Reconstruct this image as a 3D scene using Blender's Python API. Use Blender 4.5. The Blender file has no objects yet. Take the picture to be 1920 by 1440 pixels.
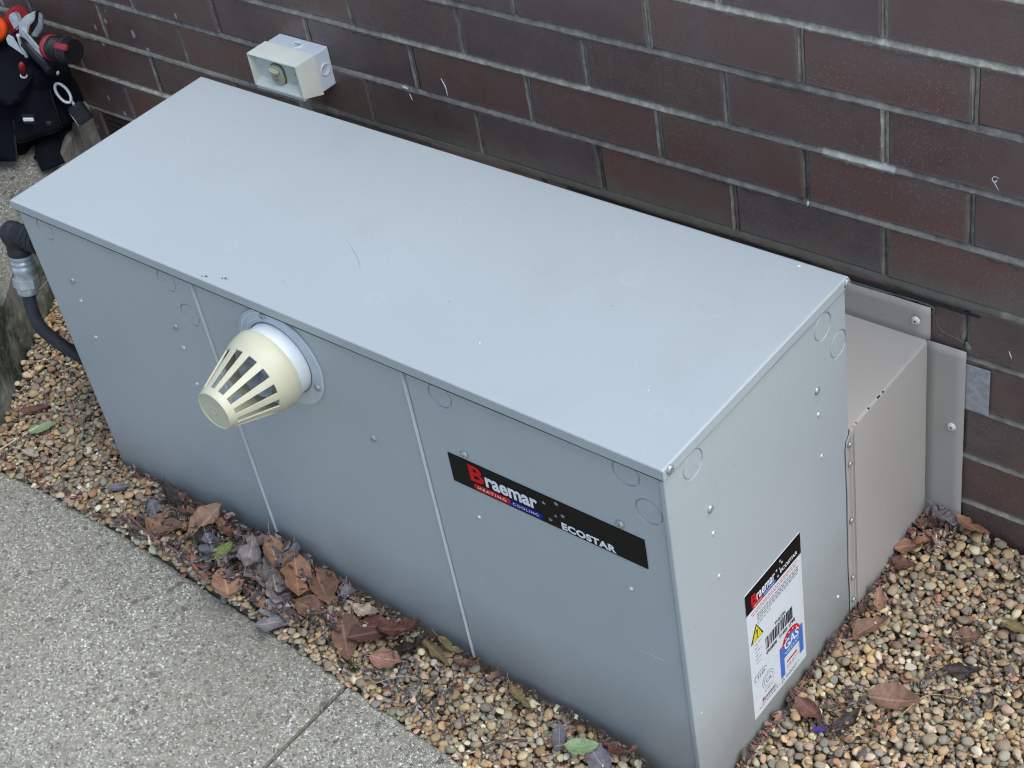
import bpy, bmesh, math, random
import numpy as np
from mathutils import Vector, Matrix, Euler, noise
from mathutils.geometry import delaunay_2d_cdt

random.seed(7)
rng = np.random.default_rng(7)
R = math.radians
scene = bpy.context.scene
C = scene.collection

# ------------------------------------------------------------------ camera
cam = bpy.data.cameras.new("camera")
cam.sensor_fit = 'HORIZONTAL'; cam.sensor_width = 36.0
cam.lens = 3015.149 / 1920 * 36.0
cam.clip_start = 0.05; cam.clip_end = 300
camo = bpy.data.objects.new("camera", cam); C.objects.link(camo)
camo.location = (0.80834, -0.97318, 1.78590)
camo.rotation_euler = (R(50.2308), R(8.7041), R(38.8896))
scene.camera = camo

# ------------------------------------------------------------------ sky, sun, exposure
SUN_EL, SUN_AZ = 58.0, 6.0           # azimuth measured from +X towards +Y
w = bpy.data.worlds.new("World"); scene.world = w; w.use_nodes = True
nt = w.node_tree; bg = nt.nodes['Background']
sky = nt.nodes.new('ShaderNodeTexSky'); sky.sky_type = 'NISHITA'; sky.sun_disc = False
sky.sun_elevation = R(SUN_EL); sky.sun_rotation = R(90 - SUN_AZ)
sky.air_density = 1.0; sky.dust_density = 1.8; sky.ozone_density = 1.0
nt.links.new(sky.outputs[0], bg.inputs[0]); bg.inputs[1].default_value = 0.10
sl = bpy.data.lights.new("sun", 'SUN'); sl.energy = 1.1; sl.angle = R(50); sl.color = (0.95, 0.98, 1.0)
so = bpy.data.objects.new("sun", sl); C.objects.link(so)
dv = Vector((math.cos(R(SUN_EL)) * math.cos(R(SUN_AZ)), math.cos(R(SUN_EL)) * math.sin(R(SUN_AZ)), math.sin(R(SUN_EL))))
so.rotation_euler = (-dv).to_track_quat('-Z', 'Y').to_euler(); so.location = dv * 8
vs = scene.view_settings
vs.view_transform = 'Standard'; vs.look = 'None'; vs.gamma = 1.0; vs.use_curve_mapping = False
vs.exposure = 1.15
scene.cycles.filter_width = 1.15
scene.cycles.max_bounces = 5; scene.cycles.diffuse_bounces = 3; scene.cycles.glossy_bounces = 3

# ------------------------------------------------------------------ helpers
def T(o, label, cat, group=None, kind=None):
    if label: o['label'] = label
    if cat: o['category'] = cat
    if group: o['group'] = group
    if kind: o['kind'] = kind
    return o

def empty(name, loc, label=None, cat=None, group=None):
    o = bpy.data.objects.new(name, None); C.objects.link(o); o.location = loc
    o.empty_display_size = 0.05
    return T(o, label, cat, group)

def adopt(o, parent):
    if parent is not None:
        o.parent = parent
        o.matrix_parent_inverse = world_of(parent).inverted()
    return o

def world_of(o):
    m = Matrix.LocRotScale(o.location, o.rotation_euler, o.scale)
    if o.parent is not None:
        m = world_of(o.parent) @ o.matrix_parent_inverse @ m
    return m

def link(name, me, mat=None, parent=None, smooth=False):
    o = bpy.data.objects.new(name, me); C.objects.link(o)
    if mat is not None and len(me.materials) == 0: me.materials.append(mat)
    if smooth:
        me.polygons.foreach_set('use_smooth', np.ones(len(me.polygons), bool))
    return adopt(o, parent)

def mesh_py(name, v, f):
    me = bpy.data.meshes.new(name); me.from_pydata([tuple(p) for p in v], [], [tuple(q) for q in f]); me.update()
    return me

def bm_mesh(name, bm):
    me = bpy.data.meshes.new(name); bm.normal_update(); bm.to_mesh(me); bm.free(); return me

def bm_box(bm, lo, hi):
    x0, y0, z0 = lo; x1, y1, z1 = hi
    v = [bm.verts.new(p) for p in ((x0,y0,z0),(x1,y0,z0),(x1,y1,z0),(x0,y1,z0),(x0,y0,z1),(x1,y0,z1),(x1,y1,z1),(x0,y1,z1))]
    for q in ((3,2,1,0),(4,5,6,7),(0,1,5,4),(1,2,6,5),(2,3,7,6),(3,0,4,7)):
        bm.faces.new([v[i] for i in q])
    return v

def box(name, lo, hi, mat, parent=None, bev=0.0, seg=2):
    bm = bmesh.new(); bm_box(bm, lo, hi)
    if bev > 0:
        bmesh.ops.bevel(bm, geom=bm.edges[:], offset=bev, segments=seg, profile=0.5, affect='EDGES')
    return link(name, bm_mesh(name, bm), mat, parent)

def lathe_mesh(name, prof, n=24, axis='Z', caps=True):
    """prof: list of (r, h); revolve round local axis"""
    v = []; f = []
    for r, h in prof:
        for k in range(n):
            a = 2 * math.pi * k / n
            v.append((r * math.cos(a), r * math.sin(a), h))
    m = len(prof)
    for i in range(m - 1):
        for k in range(n):
            k2 = (k + 1) % n
            f.append((i*n+k, i*n+k2, (i+1)*n+k2, (i+1)*n+k))
    if caps:
        if prof[0][0] > 1e-6: f.append(tuple(range(n))[::-1])
        if prof[-1][0] > 1e-6: f.append(tuple((m-1)*n + k for k in range(n)))
    if axis == '-Y': v = [(x, -z, y) for x, y, z in v]
    elif axis == 'X': v = [(z, x, y) for x, y, z in v]
    me = mesh_py(name, v, f)
    return me

def tube_mesh(name, pts, rad, n=12, cap=True):
    pts = [Vector(p) for p in pts]
    if not hasattr(rad, '__len__'): rad = [rad] * len(pts)
    v = []; f = []
    t0 = (pts[1] - pts[0]).normalized()
    up = Vector((0, 0, 1)) if abs(t0.z) < 0.9 else Vector((1, 0, 0))
    a = t0.cross(up).normalized()
    for i, p in enumerate(pts):
        t = (pts[min(i+1, len(pts)-1)] - pts[max(i-1, 0)]).normalized()
        a = (a - t * a.dot(t)).normalized(); b = t.cross(a)
        for k in range(n):
            ang = 2 * math.pi * k / n
            v.append(p + (a * math.cos(ang) + b * math.sin(ang)) * rad[i])
    for i in range(len(pts) - 1):
        for k in range(n):
            k2 = (k + 1) % n
            f.append((i*n+k, i*n+k2, (i+1)*n+k2, (i+1)*n+k))
    if cap:
        f.append(tuple(range(n))[::-1]); f.append(tuple((len(pts)-1)*n + k for k in range(n)))
    return mesh_py(name, v, f)

def bez(pts, n=24):
    """Catmull-Rom through pts"""
    P = [Vector(p) for p in pts]; P = [P[0]*2-P[1]] + P + [P[-1]*2-P[-2]]
    out = []
    segs = len(P) - 3
    for s in range(segs):
        a, b, c, d = P[s:s+4]
        k = max(2, n // segs)
        for i in range(k):
            t = i / k
            out.append(0.5*((2*b)+(c-a)*t+(2*a-5*b+4*c-d)*t*t+(3*b-a-3*c+d)*t**3))
    out.append(P[-2]); return out

def ribbon(name, pts, wdir, width, thick, mat, parent=None):
    """strap with real thickness along pts; wdir = width direction (Vector or list)"""
    P = [Vector(p) for p in pts]; v = []; f = []
    for i, p in enumerate(P):
        t = (P[min(i+1, len(P)-1)] - P[max(i-1, 0)]).normalized()
        wd = Vector(wdir[i] if isinstance(wdir, list) else wdir); wd = (wd - t*wd.dot(t)).normalized()
        nn = t.cross(wd)
        for s, q in ((-1, -1), (1, -1), (1, 1), (-1, 1)):
            v.append(p + wd*(s*width/2) + nn*(q*thick/2))
    for i in range(len(P)-1):
        for k in range(4):
            k2 = (k+1) % 4; f.append((i*4+k, i*4+k2, (i+1)*4+k2, (i+1)*4+k))
    f.append((3, 2, 1, 0)); m = (len(P)-1)*4; f.append((m, m+1, m+2, m+3))
    return link(name, mesh_py(name, v, f), mat, parent, True)

# ------------------------------------------------------------------ materials
class N:
    def __init__(s, name):
        s.m = bpy.data.materials.new(name); s.m.use_nodes = True; s.t = s.m.node_tree
        s.p = s.t.nodes['Principled BSDF']; s.geo = None
    def n(s, typ, **kw):
        x = s.t.nodes.new('ShaderNode' + typ)
        for k, v in kw.items(): setattr(x, k, v)
        return x
    def l(s, a, b): s.t.links.new(a, b)
    def pos(s):
        if s.geo is None: s.geo = s.n('NewGeometry')
        return s.geo.outputs['Position']
    def setv(s, sock, v):
        if isinstance(v, bpy.types.NodeSocket): s.l(v, sock)
        elif isinstance(v, (tuple, list)): sock.default_value = tuple(v) + (1,) * (4 - len(v)) if sock.type == 'RGBA' else v
        else: sock.default_value = v
    def noise(s, scale, detail=4, rough=0.55, vec=None, dist=0):
        x = s.n('TexNoise'); x.inputs['Scale'].default_value = scale; x.inputs['Detail'].default_value = detail
        x.inputs['Roughness'].default_value = rough; x.inputs['Distortion'].default_value = dist
        s.l(vec if vec is not None else s.pos(), x.inputs['Vector']); return x.outputs['Fac']
    def vor(s, scale, feature='F1', vec=None, rand=1.0):
        x = s.n('TexVoronoi', feature=feature); x.inputs['Scale'].default_value = scale
        x.inputs['Randomness'].default_value = rand
        s.l(vec if vec is not None else s.pos(), x.inputs['Vector']); return x
    def ramp(s, fac, stops, interp='LINEAR'):
        x = s.n('ValToRGB'); e = x.color_ramp; e.interpolation = interp
        while len(e.elements) < len(stops): e.elements.new(0.5)
        for el, (p, c) in zip(e.elements, stops):
            el.position = p; el.color = (c, c, c, 1) if not hasattr(c, '__len__') else tuple(c) + (1,)
        s.l(fac, x.inputs[0]); return x.outputs[0]
    def mix(s, f, a, b, mode='MIX'):
        x = s.n('Mix', data_type='RGBA', blend_type=mode)
        s.setv(x.inputs[0], f); s.setv(x.inputs[6], a); s.setv(x.inputs[7], b); return x.outputs[2]
    def math(s, op, a, b=0.0, clamp=False):
        x = s.n('Math', operation=op, use_clamp=clamp); s.setv(x.inputs[0], a); s.setv(x.inputs[1], b); return x.outputs[0]
    def col(s, v): s.setv(s.p.inputs['Base Color'], v); return s
    def rough(s, v): s.setv(s.p.inputs['Roughness'], v); return s
    def metal(s, v): s.setv(s.p.inputs['Metallic'], v); return s
    def spec(s, v): s.setv(s.p.inputs['Specular IOR Level'], v); return s
    def bump(s, h, strength=0.3, dist=0.001):
        b = s.n('Bump'); b.inputs['Strength'].default_value = strength; b.inputs['Distance'].default_value = dist
        s.l(h, b.inputs['Height']); s.l(b.outputs[0], s.p.inputs['Normal']); return s

def plain(name, c, rough=0.5, metal=0.0, var=0.12, scale=60, bump=0.0, dark=None):
    a = N(name); f = a.noise(scale, 3)
    c2 = dark or tuple(x * (1 - var * 2) for x in c)
    a.col(a.mix(a.ramp(f, [(0.3, 0.0), (0.75, 1.0)]), c, c2)).rough(rough).metal(metal)
    if bump: a.bump(a.noise(scale * 3, 3), bump, 0.0008)
    return a.m

def ink(name, c, rough=0.35):
    a = N(name); a.col(a.mix(a.math('MULTIPLY', a.noise(60, 2), 0.1), c, tuple(x*.8 for x in c))).rough(rough).spec(0.12); return a.m

def paint(name, c, dirt=(0.2, 0.19, 0.16), low=0.0):
    a = N(name)
    base = a.mix(a.ramp(a.noise(2.3, 2), [(0.3, 0.0), (0.7, 1.0)]), c, tuple(x * 0.94 for x in c))
    base = a.mix(a.math('MULTIPLY', a.ramp(a.noise(420, 0), [(0.45, 0.0), (0.75, 1.0)]), 0.25), base, tuple(x * 0.8 for x in c))
    # tiny specks of dirt
    v = a.vor(60); sz = a.math('MULTIPLY', a.ramp(v.outputs['Color'], [(0.62, 0.0), (1.0, 1.0)]), 0.085)
    sp = a.math('LESS_THAN', v.outputs['Distance'], sz)
    base = a.mix(a.math('MULTIPLY', sp, 0.55), base, (0.07, 0.065, 0.06))
    v2 = a.vor(23); sz2 = a.math('MULTIPLY', a.ramp(v2.outputs['Color'], [(0.8, 0.0), (1.0, 1.0)]), 0.03)
    base = a.mix(a.math('LESS_THAN', v2.outputs['Distance'], sz2), base, (0.75, 0.76, 0.74))
    base = a.mix(a.math('MULTIPLY', a.ramp(a.noise(7, 4, 0.7), [(0.52, 0.0), (0.72, 1.0)]), 0.07), base, dirt)
    vr = a.vor(11); rr_ = a.math('MULTIPLY', a.ramp(vr.outputs['Color'], [(0.45, 0.0), (1.0, 1.0)]), 0.30)
    dr_ = a.math('ABSOLUTE', a.math('SUBTRACT', a.math('ADD', vr.outputs['Distance'], a.math('MULTIPLY', a.noise(40, 2), 0.10)), a.math('ADD', rr_, 0.05)))
    ring_ = a.math('MULTIPLY', a.ramp(dr_, [(0.0, 1.0), (0.035, 0.0)]), a.math('GREATER_THAN', rr_, 0.06))
    base = a.mix(a.math('MULTIPLY', ring_, 0.10), base, (0.62, 0.62, 0.58))
    # scuffs: stretched noise thresholded
    mp = a.n('Mapping'); mp.inputs['Rotation'].default_value = (0, 0, 0.6); mp.inputs['Scale'].default_value = (9, 80, 30)
    a.l(a.pos(), mp.inputs['Vector'])
    sc = a.ramp(a.noise(1.0, 3, 0.6, mp.outputs[0]), [(0.70, 0.0), (0.78, 1.0)])
    base = a.mix(a.math('MULTIPLY', sc, 0.16), base, dirt)
    if low > 0:     # splash dirt from the gravel, a band with a ragged edge
        sx = a.n('SeparateXYZ'); a.l(a.pos(), sx.inputs[0])
        h = a.math('ADD', sx.outputs[2], a.math('MULTIPLY', a.noise(9, 5, 0.65), -0.14))
        mr = a.n('MapRange'); mr.inputs['From Min'].default_value = 0.13; mr.inputs['From Max'].default_value = -0.04
        a.l(h, mr.inputs['Value'])
        base = a.mix(a.math('MULTIPLY', mr.outputs[0], low), base, dirt)
    a.col(base)
    a.rough(0.42)
    a.bump(a.noise(1.6, 0), 0.35, 0.018)
    return a.m

M = {}
M['paint'] = paint('grey_paint', (0.422, 0.468, 0.472), low=0.62)
M['hem'] = plain('lit_edge_hem', (0.66, 0.70, 0.71), 0.4, var=0.05, scale=30)  # paler than the panels, standing in for light caught along the seams
M['paint_side'] = M['paint']
M['lid_paint'] = M['paint']
M['cowl_paint'] = paint('beige_paint', (0.455, 0.43, 0.385))
M['screw'] = plain('zinc_screw', (0.50, 0.52, 0.53), 0.4, 0.5, 0.25, 300)
M['rivet'] = plain('aluminium_rivet', (0.75, 0.77, 0.78), 0.4, 0.6, 0.1, 300)
M['white_screw'] = plain('white_screw', (0.72, 0.72, 0.68), 0.45, 0.0, 0.1, 300)
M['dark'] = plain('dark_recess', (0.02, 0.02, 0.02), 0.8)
M['black_ink'] = ink('black_print', (0.004, 0.004, 0.005))
M['grey_ink'] = plain('grey_print', (0.16, 0.17, 0.19), 0.5)
M['white_ink'] = plain('white_print', (0.82, 0.84, 0.85), 0.45, var=0.03)
M['star_ink'] = plain('star_print', (0.30, 0.30, 0.31), 0.45, var=0.03)
M['red_ink'] = ink('red_print', (0.62, 0.008, 0.012))
M['blue_ink'] = ink('navy_print', (0.010, 0.012, 0.24))
M['blue2_ink'] = plain('blue_print', (0.05, 0.16, 0.55), 0.4, var=0.03)
M['yellow_ink'] = plain('yellow_print', (0.75, 0.62, 0.02), 0.4, var=0.03)
M['sticker'] = plain('white_sticker', (0.70, 0.74, 0.76), 0.38, var=0.03)
M['cream'] = plain('cream_plastic', (0.585, 0.57, 0.41), 0.5, var=0.06, scale=25, bump=0.05)
M['hood'] = plain('aged_cream_plastic', (0.80, 0.83, 0.72), 0.5, var=0.05, scale=25, bump=0.05)
M['white_plastic'] = plain('white_plastic', (0.74, 0.79, 0.80), 0.42, var=0.03)
M['iso_white'] = plain('pale_grey_plastic', (0.66, 0.73, 0.77), 0.45, var=0.03)
M['flange'] = plain('grey_flange', (0.55, 0.62, 0.66), 0.42, 0.0, var=0.08, scale=40)
M['galv'] = plain('galvanised_steel', (0.55, 0.61, 0.65), 0.42, 0.45, var=0.22, scale=90, bump=0.08)
M['black_rubber'] = plain('black_rubber', (0.022, 0.024, 0.03), 0.6, var=0.3, scale=40, bump=0.1)
M['hose'] = plain('black_hose', (0.03, 0.033, 0.045), 0.6, var=0.3, scale=60, bump=0.15)
M['steel'] = plain('bright_steel', (0.86, 0.90, 0.90), 0.33, 0.1, var=0.15, scale=80)
M['red_plastic'] = plain('red_plastic', (0.38, 0.025, 0.03), 0.5, var=0.15, scale=50)
M['orange_plastic'] = plain('orange_plastic', (0.95, 0.10, 0.015), 0.4, var=0.08, scale=30)
M['black_plastic'] = plain('black_plastic', (0.008, 0.009, 0.011), 0.5, var=0.2, scale=50)
M['pale_plastic'] = plain('pale_plastic', (0.85, 0.88, 0.88), 0.4, var=0.1, scale=60)
M['purple'] = plain('purple_plastic', (0.06, 0.03, 0.22), 0.5)
M['dpc'] = plain('damp_course_membrane', (0.02, 0.018, 0.018), 0.7, bump=0.2)
M['sealant'] = plain('grey_sealant', (0.17, 0.165, 0.145), 0.5, var=0.25, scale=50, bump=0.2)

# canvas of the bag
a = N('black_canvas'); f = a.noise(900, 2)
wv = a.n('TexWave'); wv.inputs['Scale'].default_value = 420; a.l(a.pos(), wv.inputs['Vector'])
a.col(a.mix(f, (0.004, 0.0055, 0.009), (0.010, 0.012, 0.017))).rough(0.95).spec(0.08).bump(a.math('ADD', wv.outputs['Fac'], a.math('MULTIPLY', a.noise(40, 3), 2.0)), 0.4, 0.0012)
M['canvas'] = a.m

# bricks
a = N('dark_brick'); oi = a.n('ObjectInfo'); rnd = oi.outputs['Random']
c = a.ramp(rnd, [(0.0, (0.102, 0.066, 0.062)), (0.2, (0.185, 0.074, 0.052)), (0.4, (0.082, 0.066, 0.073)), (0.6, (0.158, 0.076, 0.058)), (0.8, (0.078, 0.058, 0.060)), (1.0, (0.132, 0.070, 0.059))])
vadd = a.n('VectorMath', operation='ADD'); a.l(a.pos(), vadd.inputs[0])
rv = a.n('CombineXYZ'); a.l(a.math('MULTIPLY', rnd, 37.0), rv.inputs[0]); a.l(rv.outputs[0], vadd.inputs[1]); PV = vadd.outputs[0]
c = a.mix(a.ramp(a.noise(14, 5, 0.6, PV), [(0.35, 0.0), (0.7, 1.0)]), c, (0.145, 0.092, 0.076))
c = a.mix(a.math('MULTIPLY', a.ramp(a.noise(6, 4, 0.6, PV), [(0.55, 0.0), (0.8, 1.0)]), 0.45), c, (0.135, 0.128, 0.135))
c = a.mix(a.math('MULTIPLY', a.ramp(a.noise(1100, 2, 0.5), [(0.60, 0.0), (0.72, 1.0)]), 0.5), c, (0.30, 0.25, 0.21))
v = a.vor(95, vec=PV); sz = a.math('MULTIPLY', a.ramp(v.outputs['Color'], [(0.72, 0.0), (1.0, 1.0)]), 0.16)
c = a.mix(a.math('MULTIPLY', a.math('LESS_THAN', v.outputs['Distance'], sz), 0.75), c, (0.34, 0.31, 0.28))
v = a.vor(330, vec=PV); sz = a.math('MULTIPLY', a.ramp(v.outputs['Color'], [(0.45, 0.0), (1.0, 1.0)]), 0.40)
c = a.mix(a.math('MULTIPLY', a.math('LESS_THAN', v.outputs['Distance'], sz), 0.6), c, (0.30, 0.26, 0.235))
tc = a.n('TexCoord'); so_ = a.n('SeparateXYZ'); a.l(tc.outputs['Object'], so_.inputs[0])
dx_ = a.math('SUBTRACT', 0.1157, a.math('ABSOLUTE', so_.outputs[0])); dz_ = a.math('SUBTRACT', 0.0402, a.math('ABSOLUTE', so_.outputs[2]))
de = a.math('ADD', a.math('MINIMUM', dx_, dz_), a.math('MULTIPLY', a.math('SUBTRACT', a.noise(70, 5, 0.65, PV), 0.5), 0.012))
eb = a.n('MapRange'); eb.inputs['From Min'].default_value = 0.0055; eb.inputs['From Max'].default_value = 0.0; a.l(de, eb.inputs['Value'])
c = a.mix(a.math('MULTIPLY', eb.outputs[0], 0.45), c, (0.20, 0.18, 0.175))
mp = a.n('Mapping'); mp.inputs['Scale'].default_value = (1, 1, 0.55); a.l(PV, mp.inputs['Vector'])
sx = a.n('SeparateXYZ'); a.l(a.pos(), sx.inputs[0])
# lime splashes, denser on the left stretch of wall
v = a.vor(33, vec=mp.outputs[0])
lf = a.n('MapRange'); lf.inputs['From Min'].default_value = -1.15; lf.inputs['From Max'].default_value = -1.6; lf.inputs['To Min'].default_value = 0.012; lf.inputs['To Max'].default_value = 0.26
a.l(sx.outputs[0], lf.inputs['Value'])
sz = a.math('MULTIPLY', a.ramp(v.outputs['Color'], [(0.5, 0.0), (1.0, 1.0)]), lf.outputs[0])
dd = a.math('ADD', v.outputs['Distance'], a.math('MULTIPLY', a.noise(160, 3), 0.05)); dd = a.math('SUBTRACT', dd, 0.025)
c = a.mix(a.math('MULTIPLY', a.math('LESS_THAN', dd, sz), 0.8), c, (0.42, 0.42, 0.42))
# grey cement wash above the damp course
z = a.math('ADD', sx.outputs[2], a.math('MULTIPLY', a.noise(22, 6, 0.7), -0.05))
mr = a.n('MapRange'); mr.inputs['From Min'].default_value = 0.445; mr.inputs['From Max'].default_value = 0.41; a.l(z, mr.inputs['Value'])
gt = a.math('GREATER_THAN', sx.outputs[2], 0.43)
gx = a.n('MapRange'); gx.inputs['From Min'].default_value = -1.05; gx.inputs['From Max'].default_value = -0.95; a.l(sx.outputs[0], gx.inputs['Value'])
c = a.mix(a.math('MULTIPLY', a.math('MULTIPLY', a.math('MULTIPLY', mr.outputs[0], gt), gx.outputs[0]), 0.85), c, a.mix(a.noise(120, 4), (0.09, 0.09, 0.078), (0.20, 0.195, 0.17)))
a.col(c).rough(a.ramp(a.noise(40, 4, 0.6, PV), [(0.3, 0.30), (0.7, 0.5)])).spec(0.7)
a.bump(a.math('ADD', a.noise(130, 5, 0.65, PV), a.math('MULTIPLY', a.noise(20, 3, 0.5, PV), 1.5)), 0.35, 0.0012)
M['brick'] = a.m

# mortar: per-vertex "clean" value from new cream mortar to old grey
a = N('mortar'); at = a.n('Attribute'); at.attribute_name = 'clean'
old = a.ramp(a.noise(60, 5, 0.65), [(0.3, (0.10, 0.09, 0.08)), (0.5, (0.20, 0.18, 0.15)), (0.75, (0.34, 0.31, 0.26))])
new = a.ramp(a.noise(80, 4, 0.6), [(0.25, (0.26, 0.225, 0.165)), (0.5, (0.46, 0.41, 0.31)), (0.72, (0.72, 0.68, 0.58))])
k = a.math('ADD', at.outputs['Fac'], a.math('MULTIPLY', a.math('SUBTRACT', a.noise(9, 4, 0.6), 0.5), 1.6), True)
cc = a.mix(k, old, new)
cc = a.mix(a.math('SUBTRACT', at.outputs['Fac'], 0.95, True), cc, (0.85, 0.85, 0.80))
at2 = a.n('Attribute'); at2.attribute_name = 'moss'
cc = a.mix(at2.outputs['Fac'], cc, a.mix(a.noise(50, 4), (0.085, 0.085, 0.066), (0.18, 0.175, 0.14)))
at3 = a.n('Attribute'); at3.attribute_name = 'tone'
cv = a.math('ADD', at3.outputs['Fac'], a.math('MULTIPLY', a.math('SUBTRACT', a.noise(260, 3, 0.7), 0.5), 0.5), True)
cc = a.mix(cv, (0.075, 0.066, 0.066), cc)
a.col(cc).rough(0.9).bump(a.noise(350, 4, 0.7), 0.7, 0.0012)
M['mortar'] = a.m

# exposed aggregate concrete
def aggregate(name, warm, dark=1.0, sc=1.0):
    a = N(name)
    wn = a.n('TexNoise'); wn.inputs['Scale'].default_value = 120; wn.inputs['Detail'].default_value = 2; a.l(a.pos(), wn.inputs['Vector'])
    off = a.n('VectorMath', operation='SCALE'); off.inputs['Scale'].default_value = 0.0028; a.l(wn.outputs['Color'], off.inputs[0])
    ad = a.n('VectorMath', operation='ADD'); a.l(a.pos(), ad.inputs[0]); a.l(off.outputs[0], ad.inputs[1]); P = ad.outputs[0]
    v = a.vor(290 * sc, vec=P); sep = a.n('SeparateColor'); a.l(v.outputs['Color'], sep.inputs[0])
    stone = a.ramp(sep.outputs[0], [(0.0, (0.100*dark, 0.092*dark, 0.070*dark)), (0.14, (0.235*dark, 0.218*dark, 0.168*dark)), (0.42, (0.320*dark, 0.300*dark, 0.232*dark)), (0.66, (0.395*dark, 0.375*dark, 0.30*dark)), (0.86, (0.50*dark, 0.485*dark, 0.41*dark)), (1.0, (0.74*dark, 0.73*dark, 0.65*dark))])
    big = a.vor(62 * sc, vec=P); s2 = a.n('SeparateColor'); a.l(big.outputs['Color'], s2.inputs[0])
    bsz = a.math('MULTIPLY', a.ramp(s2.outputs[1], [(0.80, 0.0), (1.0, 1.0)]), 0.42)
    isb = a.math('LESS_THAN', big.outputs['Distance'], bsz)
    bcol = a.ramp(s2.outputs[2], [(0.0, (0.05, 0.052, 0.056)), (0.30, (0.14, 0.135, 0.12)), (0.55, (0.13, 0.075, 0.05)), (0.75, (0.30, 0.21, 0.12)), (1.0, (0.62, 0.60, 0.55))], 'CONSTANT')
    stone = a.mix(isb, stone, bcol)
    ed = a.vor(290 * sc, 'DISTANCE_TO_EDGE', vec=P)
    e = a.ramp(ed.outputs['Distance'], [(0.0, 0.0), (0.16, 1.0)])
    cem = a.mix(a.noise(14, 4), tuple(x*dark for x in (0.24, 0.225, 0.175)), tuple(x*dark for x in (0.31, 0.29, 0.228)))
    c = a.mix(e, cem, stone)
    c = a.mix(a.math('MULTIPLY', a.ramp(a.noise(3.2, 5, 0.6), [(0.42, 0.0), (0.66, 1.0)]), 0.42), c, warm)
    a.col(c).rough(0.85)
    a.bump(a.math('ADD', a.math('MULTIPLY', a.ramp(ed.outputs['Distance'], [(0.0, 0.0), (0.3, 1.0)]), a.math('ADD', sep.outputs[1], 0.35)), a.math('MULTIPLY', a.noise(500, 3), 0.3)), 0.9, 0.0016)
    return a.m
M['aggregate'] = aggregate('exposed_aggregate', (0.27, 0.25, 0.185), 1.14)
M['aggregate_old'] = aggregate('weathered_aggregate', (0.13, 0.12, 0.09), 0.72, 0.85)

a = N('mossy_concrete')
mp = a.n('Mapping'); mp.inputs['Scale'].default_value = (1, 1, 0.8); a.l(a.pos(), mp.inputs['Vector'])
c = a.ramp(a.noise(24, 6, 0.65), [(0.25, (0.14, 0.135, 0.115)), (0.5, (0.27, 0.265, 0.23)), (0.75, (0.40, 0.395, 0.35))])
msk = a.ramp(a.noise(7, 6, 0.65, mp.outputs[0]), [(0.42, 0.0), (0.58, 1.0)])
sx = a.n('SeparateXYZ'); a.l(a.pos(), sx.inputs[0])
lf = a.n('MapRange'); lf.inputs['From Min'].default_value = 0.42; lf.inputs['From Max'].default_value = 0.28; a.l(sx.outputs[1], lf.inputs['Value'])
c = a.mix(a.math('MULTIPLY', msk, lf.outputs[0]), c, a.ramp(a.noise(60, 6, 0.7), [(0.3, (0.010, 0.014, 0.010)), (0.5, (0.03, 0.05, 0.026)), (0.68, (0.13, 0.16, 0.12))]))
a.col(c).rough(0.92).bump(a.noise(90, 6, 0.7), 0.8, 0.004)
M['mossy'] = a.m

a = N('soil'); a.col(a.mix(a.noise(70, 5), (0.05, 0.038, 0.028), (0.13, 0.10, 0.07))).rough(0.95).bump(a.noise(120, 5), 0.8, 0.004); M['soil'] = a.m

# pebbles: colour of each stone in an attribute, mottling on top
a = N('pebble'); at = a.n('Attribute'); at.attribute_name = 'stone'
c = a.mix(a.math('MULTIPLY', a.ramp(a.noise(240, 4, 0.65), [(0.45, 0.0), (0.8, 1.0)]), 0.35), at.outputs['Color'], (0.18, 0.125, 0.075))
c = a.mix(a.math('MULTIPLY', a.ramp(a.noise(420, 3), [(0.60, 0.0), (0.8, 1.0)]), 0.35), c, (0.5, 0.46, 0.38))
a.col(c).rough(0.85).spec(0.22).bump(a.noise(700, 3), 0.4, 0.0009)
M['pebble'] = a.m

def leaf_mat(name, c, c2, rough=0.6):
    a = N(name)
    f = a.ramp(a.noise(32, 5, 0.7), [(0.35, 0.0), (0.62, 1.0)])
    col = a.mix(f, c, c2)
    at = a.n('Attribute'); at.attribute_name = 'luv'; sp = a.n('SeparateXYZ'); a.l(at.outputs['Vector'], sp.inputs[0])
    ta = a.math('ABSOLUTE', sp.outputs[1])
    rib = a.ramp(ta, [(0.03, 1.0), (0.12, 0.0)])
    sv = a.math('FRACT', a.math('SUBTRACT', a.math('MULTIPLY', sp.outputs[0], 4.5), a.math('MULTIPLY', ta, 1.4)))
    sv = a.ramp(sv, [(0.0, 1.0), (0.12, 0.0)])
    vein = a.math('MAXIMUM', rib, a.math('MULTIPLY', sv, 0.45))
    col = a.mix(a.math('MULTIPLY', vein, 0.5), col, tuple(min(1, x * 1.7 + 0.03) for x in c))
    spt = a.ramp(a.noise(120, 4, 0.65), [(0.58, 0.0), (0.68, 1.0)])
    col = a.mix(a.math('MULTIPLY', spt, 0.65), col, tuple(x * 0.25 for x in c))
    edge = a.ramp(a.math('ADD', ta, a.math('MULTIPLY', a.noise(60, 3), 0.5)), [(1.05, 0.0), (1.35, 1.0)])
    col = a.mix(a.math('MULTIPLY', edge, 0.5), col, tuple(x * 0.35 for x in c2))
    a.col(col).rough(rough).bump(a.math('ADD', a.noise(160, 4, 0.6), a.math('MULTIPLY', vein, -0.8)), 0.6, 0.0016)
    return a.m
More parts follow.
